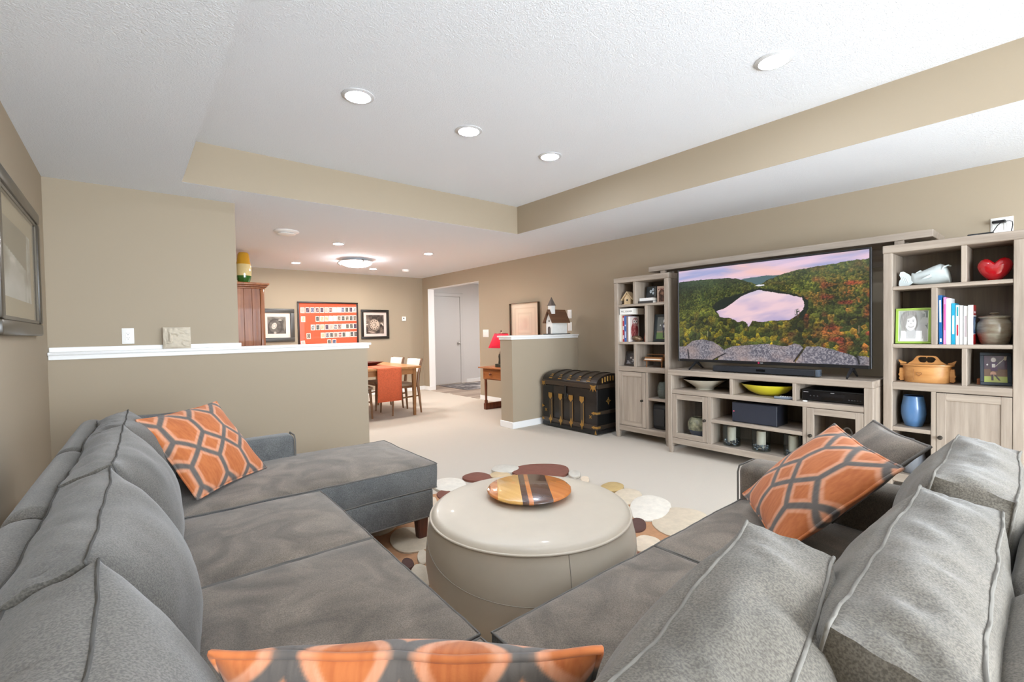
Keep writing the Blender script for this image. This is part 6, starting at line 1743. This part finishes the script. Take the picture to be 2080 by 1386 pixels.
def diamond(cx, cz, a, b_, x, th=.004, kind='diamond'):
    if kind == 'diamond': pl = [(cx - a, cz), (cx - a * .35, cz + b_ * .35), (cx, cz + b_), (cx + a * .35, cz + b_ * .35), (cx + a, cz), (cx + a * .35, cz - b_ * .35), (cx, cz - b_), (cx - a * .35, cz - b_ * .35)]
    elif kind == 'shield': pl = [(cx - a, cz + b_), (cx + a, cz + b_), (cx + a, cz - b_ * .2), (cx, cz - b_), (cx - a, cz - b_ * .2)]
    return MB().prism(pl, x - th, x, 'x')
for y in (3.70, 3.86, 4.02, 4.18, 4.34):
    s = strap_over(y)
    for k in range(3):
        obj('brass_leaf', MB().box(fx + .004 + k * .02, fx + .026 + k * .02, y - .026 + k * .005, y + .026 - k * .005, .632 + k * .021, .644 + k * .021, .002), BRASS, ld)
for y in (4.325, 4.145, 3.965, 3.785):
    obj('front_slat', MB().box(fx - .014, fx, y - .028, y + .028, .10, .40, .003), TST, t)
    obj('brass_edge', MB().box(fx - .016, fx - .0135, y - .028, y - .022, .12, .37), BRASS, t)
    obj('brass_cap', diamond(y, .405, .032, .042, fx - .012, .006, 'shield'), BRASS, t); obj('brass_diamond', diamond(y, .105, .034, .062, fx - .013, .005), BRASS, t)
def star(y, z, r=.024):
    m = MB()
    for a in (PI / 4, -PI / 4):
        m.box(-.005, .005, -r, r, 0, .003, M=frame_at((fx - .003, y, z), (0, -1, 0), (0, 0, 1)) @ Matrix.Rotation(a, 4, 'Z'))
    obj('brass_cross', m, BRASS, t)
star(4.42, .215); star(3.66, .215)
def corner(y, z, s, r=.055):
    m = MB(); M = frame_at((fx - .0135, y, z), (0, -1, 0), (0, 0, 1))
    m.prism([(0, -r), (.3 * r, -.3 * r), (.9 * r, -.9 * r), (.5 * r, 0), (r * .9, r * .5), (0, r * .35), (-r * .9, r * .5), (-.5 * r, 0), (-.9 * r, -.9 * r), (-.3 * r, -.3 * r)], 0, .004, 'z', M=M)
    obj('brass_corner', m, BRASS, t)
corner(q0 + .04, .572, 1); corner(q1 - .035, .572, 1, .04)
for z in (.265, .097):
    obj('brass_corner', MB().box(fx - .016, fx + .05, q0 - .016, q0 + .035, z - .012, z + .012, .003), BRASS, t)
    obj('brass_wing', MB().prism([(q0 + .03, z - .022), (q0 + .075, z), (q0 + .03, z + .022)], fx - .016, fx - .012, 'x'), BRASS, t)
    obj('brass_wing', MB().prism([(q1 - .004, z - .02), (q1 - .05, z), (q1 - .004, z + .02)], fx - .016, fx - .012, 'x'), BRASS, t)
obj('brass_foot', MB().prism([(q0, .014), (q0 + .035, .014), (q0 + .018, .065)], fx - .006, fx - .003, 'x'), BRASS, t)
m = MB(); M = frame_at((4.43, q0 - .003, .395), (1, 0, 0), (0, 0, 1))
for a in (0, PI / 2, PI / 4, -PI / 4): m.box(-.006, .006, -.042 if a in (0, PI / 2) else -.025, .042 if a in (0, PI / 2) else .025, 0, .004, M=M @ Matrix.Rotation(a, 4, 'Z'))
obj('brass_rosette', m, BRASS, t)
for k in range(5): obj('brass_tooth', MB().box(fx + .09 + k * .05, fx + .108 + k * .05, q0 - .013, q0 - .002, .59 + .045 * math.sin(PI * (.2 + k * .1)), .645 + .05 * math.sin(PI * (.2 + k * .1)), .002), BRASS, t)
lk = obj('lock_plate', MB().lathe([(0, 0), (.04, 0), (.034, .006), (.012, .009), (0, .01)], n=18, M=frame_at((fx - .003, 4.06, .43), (0, -1, 0), (0, 0, 1))), TBK, t)
obj('lock_hasp', MB().box(fx - .016, fx - .011, 4.045, 4.075, .43, .565, .003), TBK, lk)
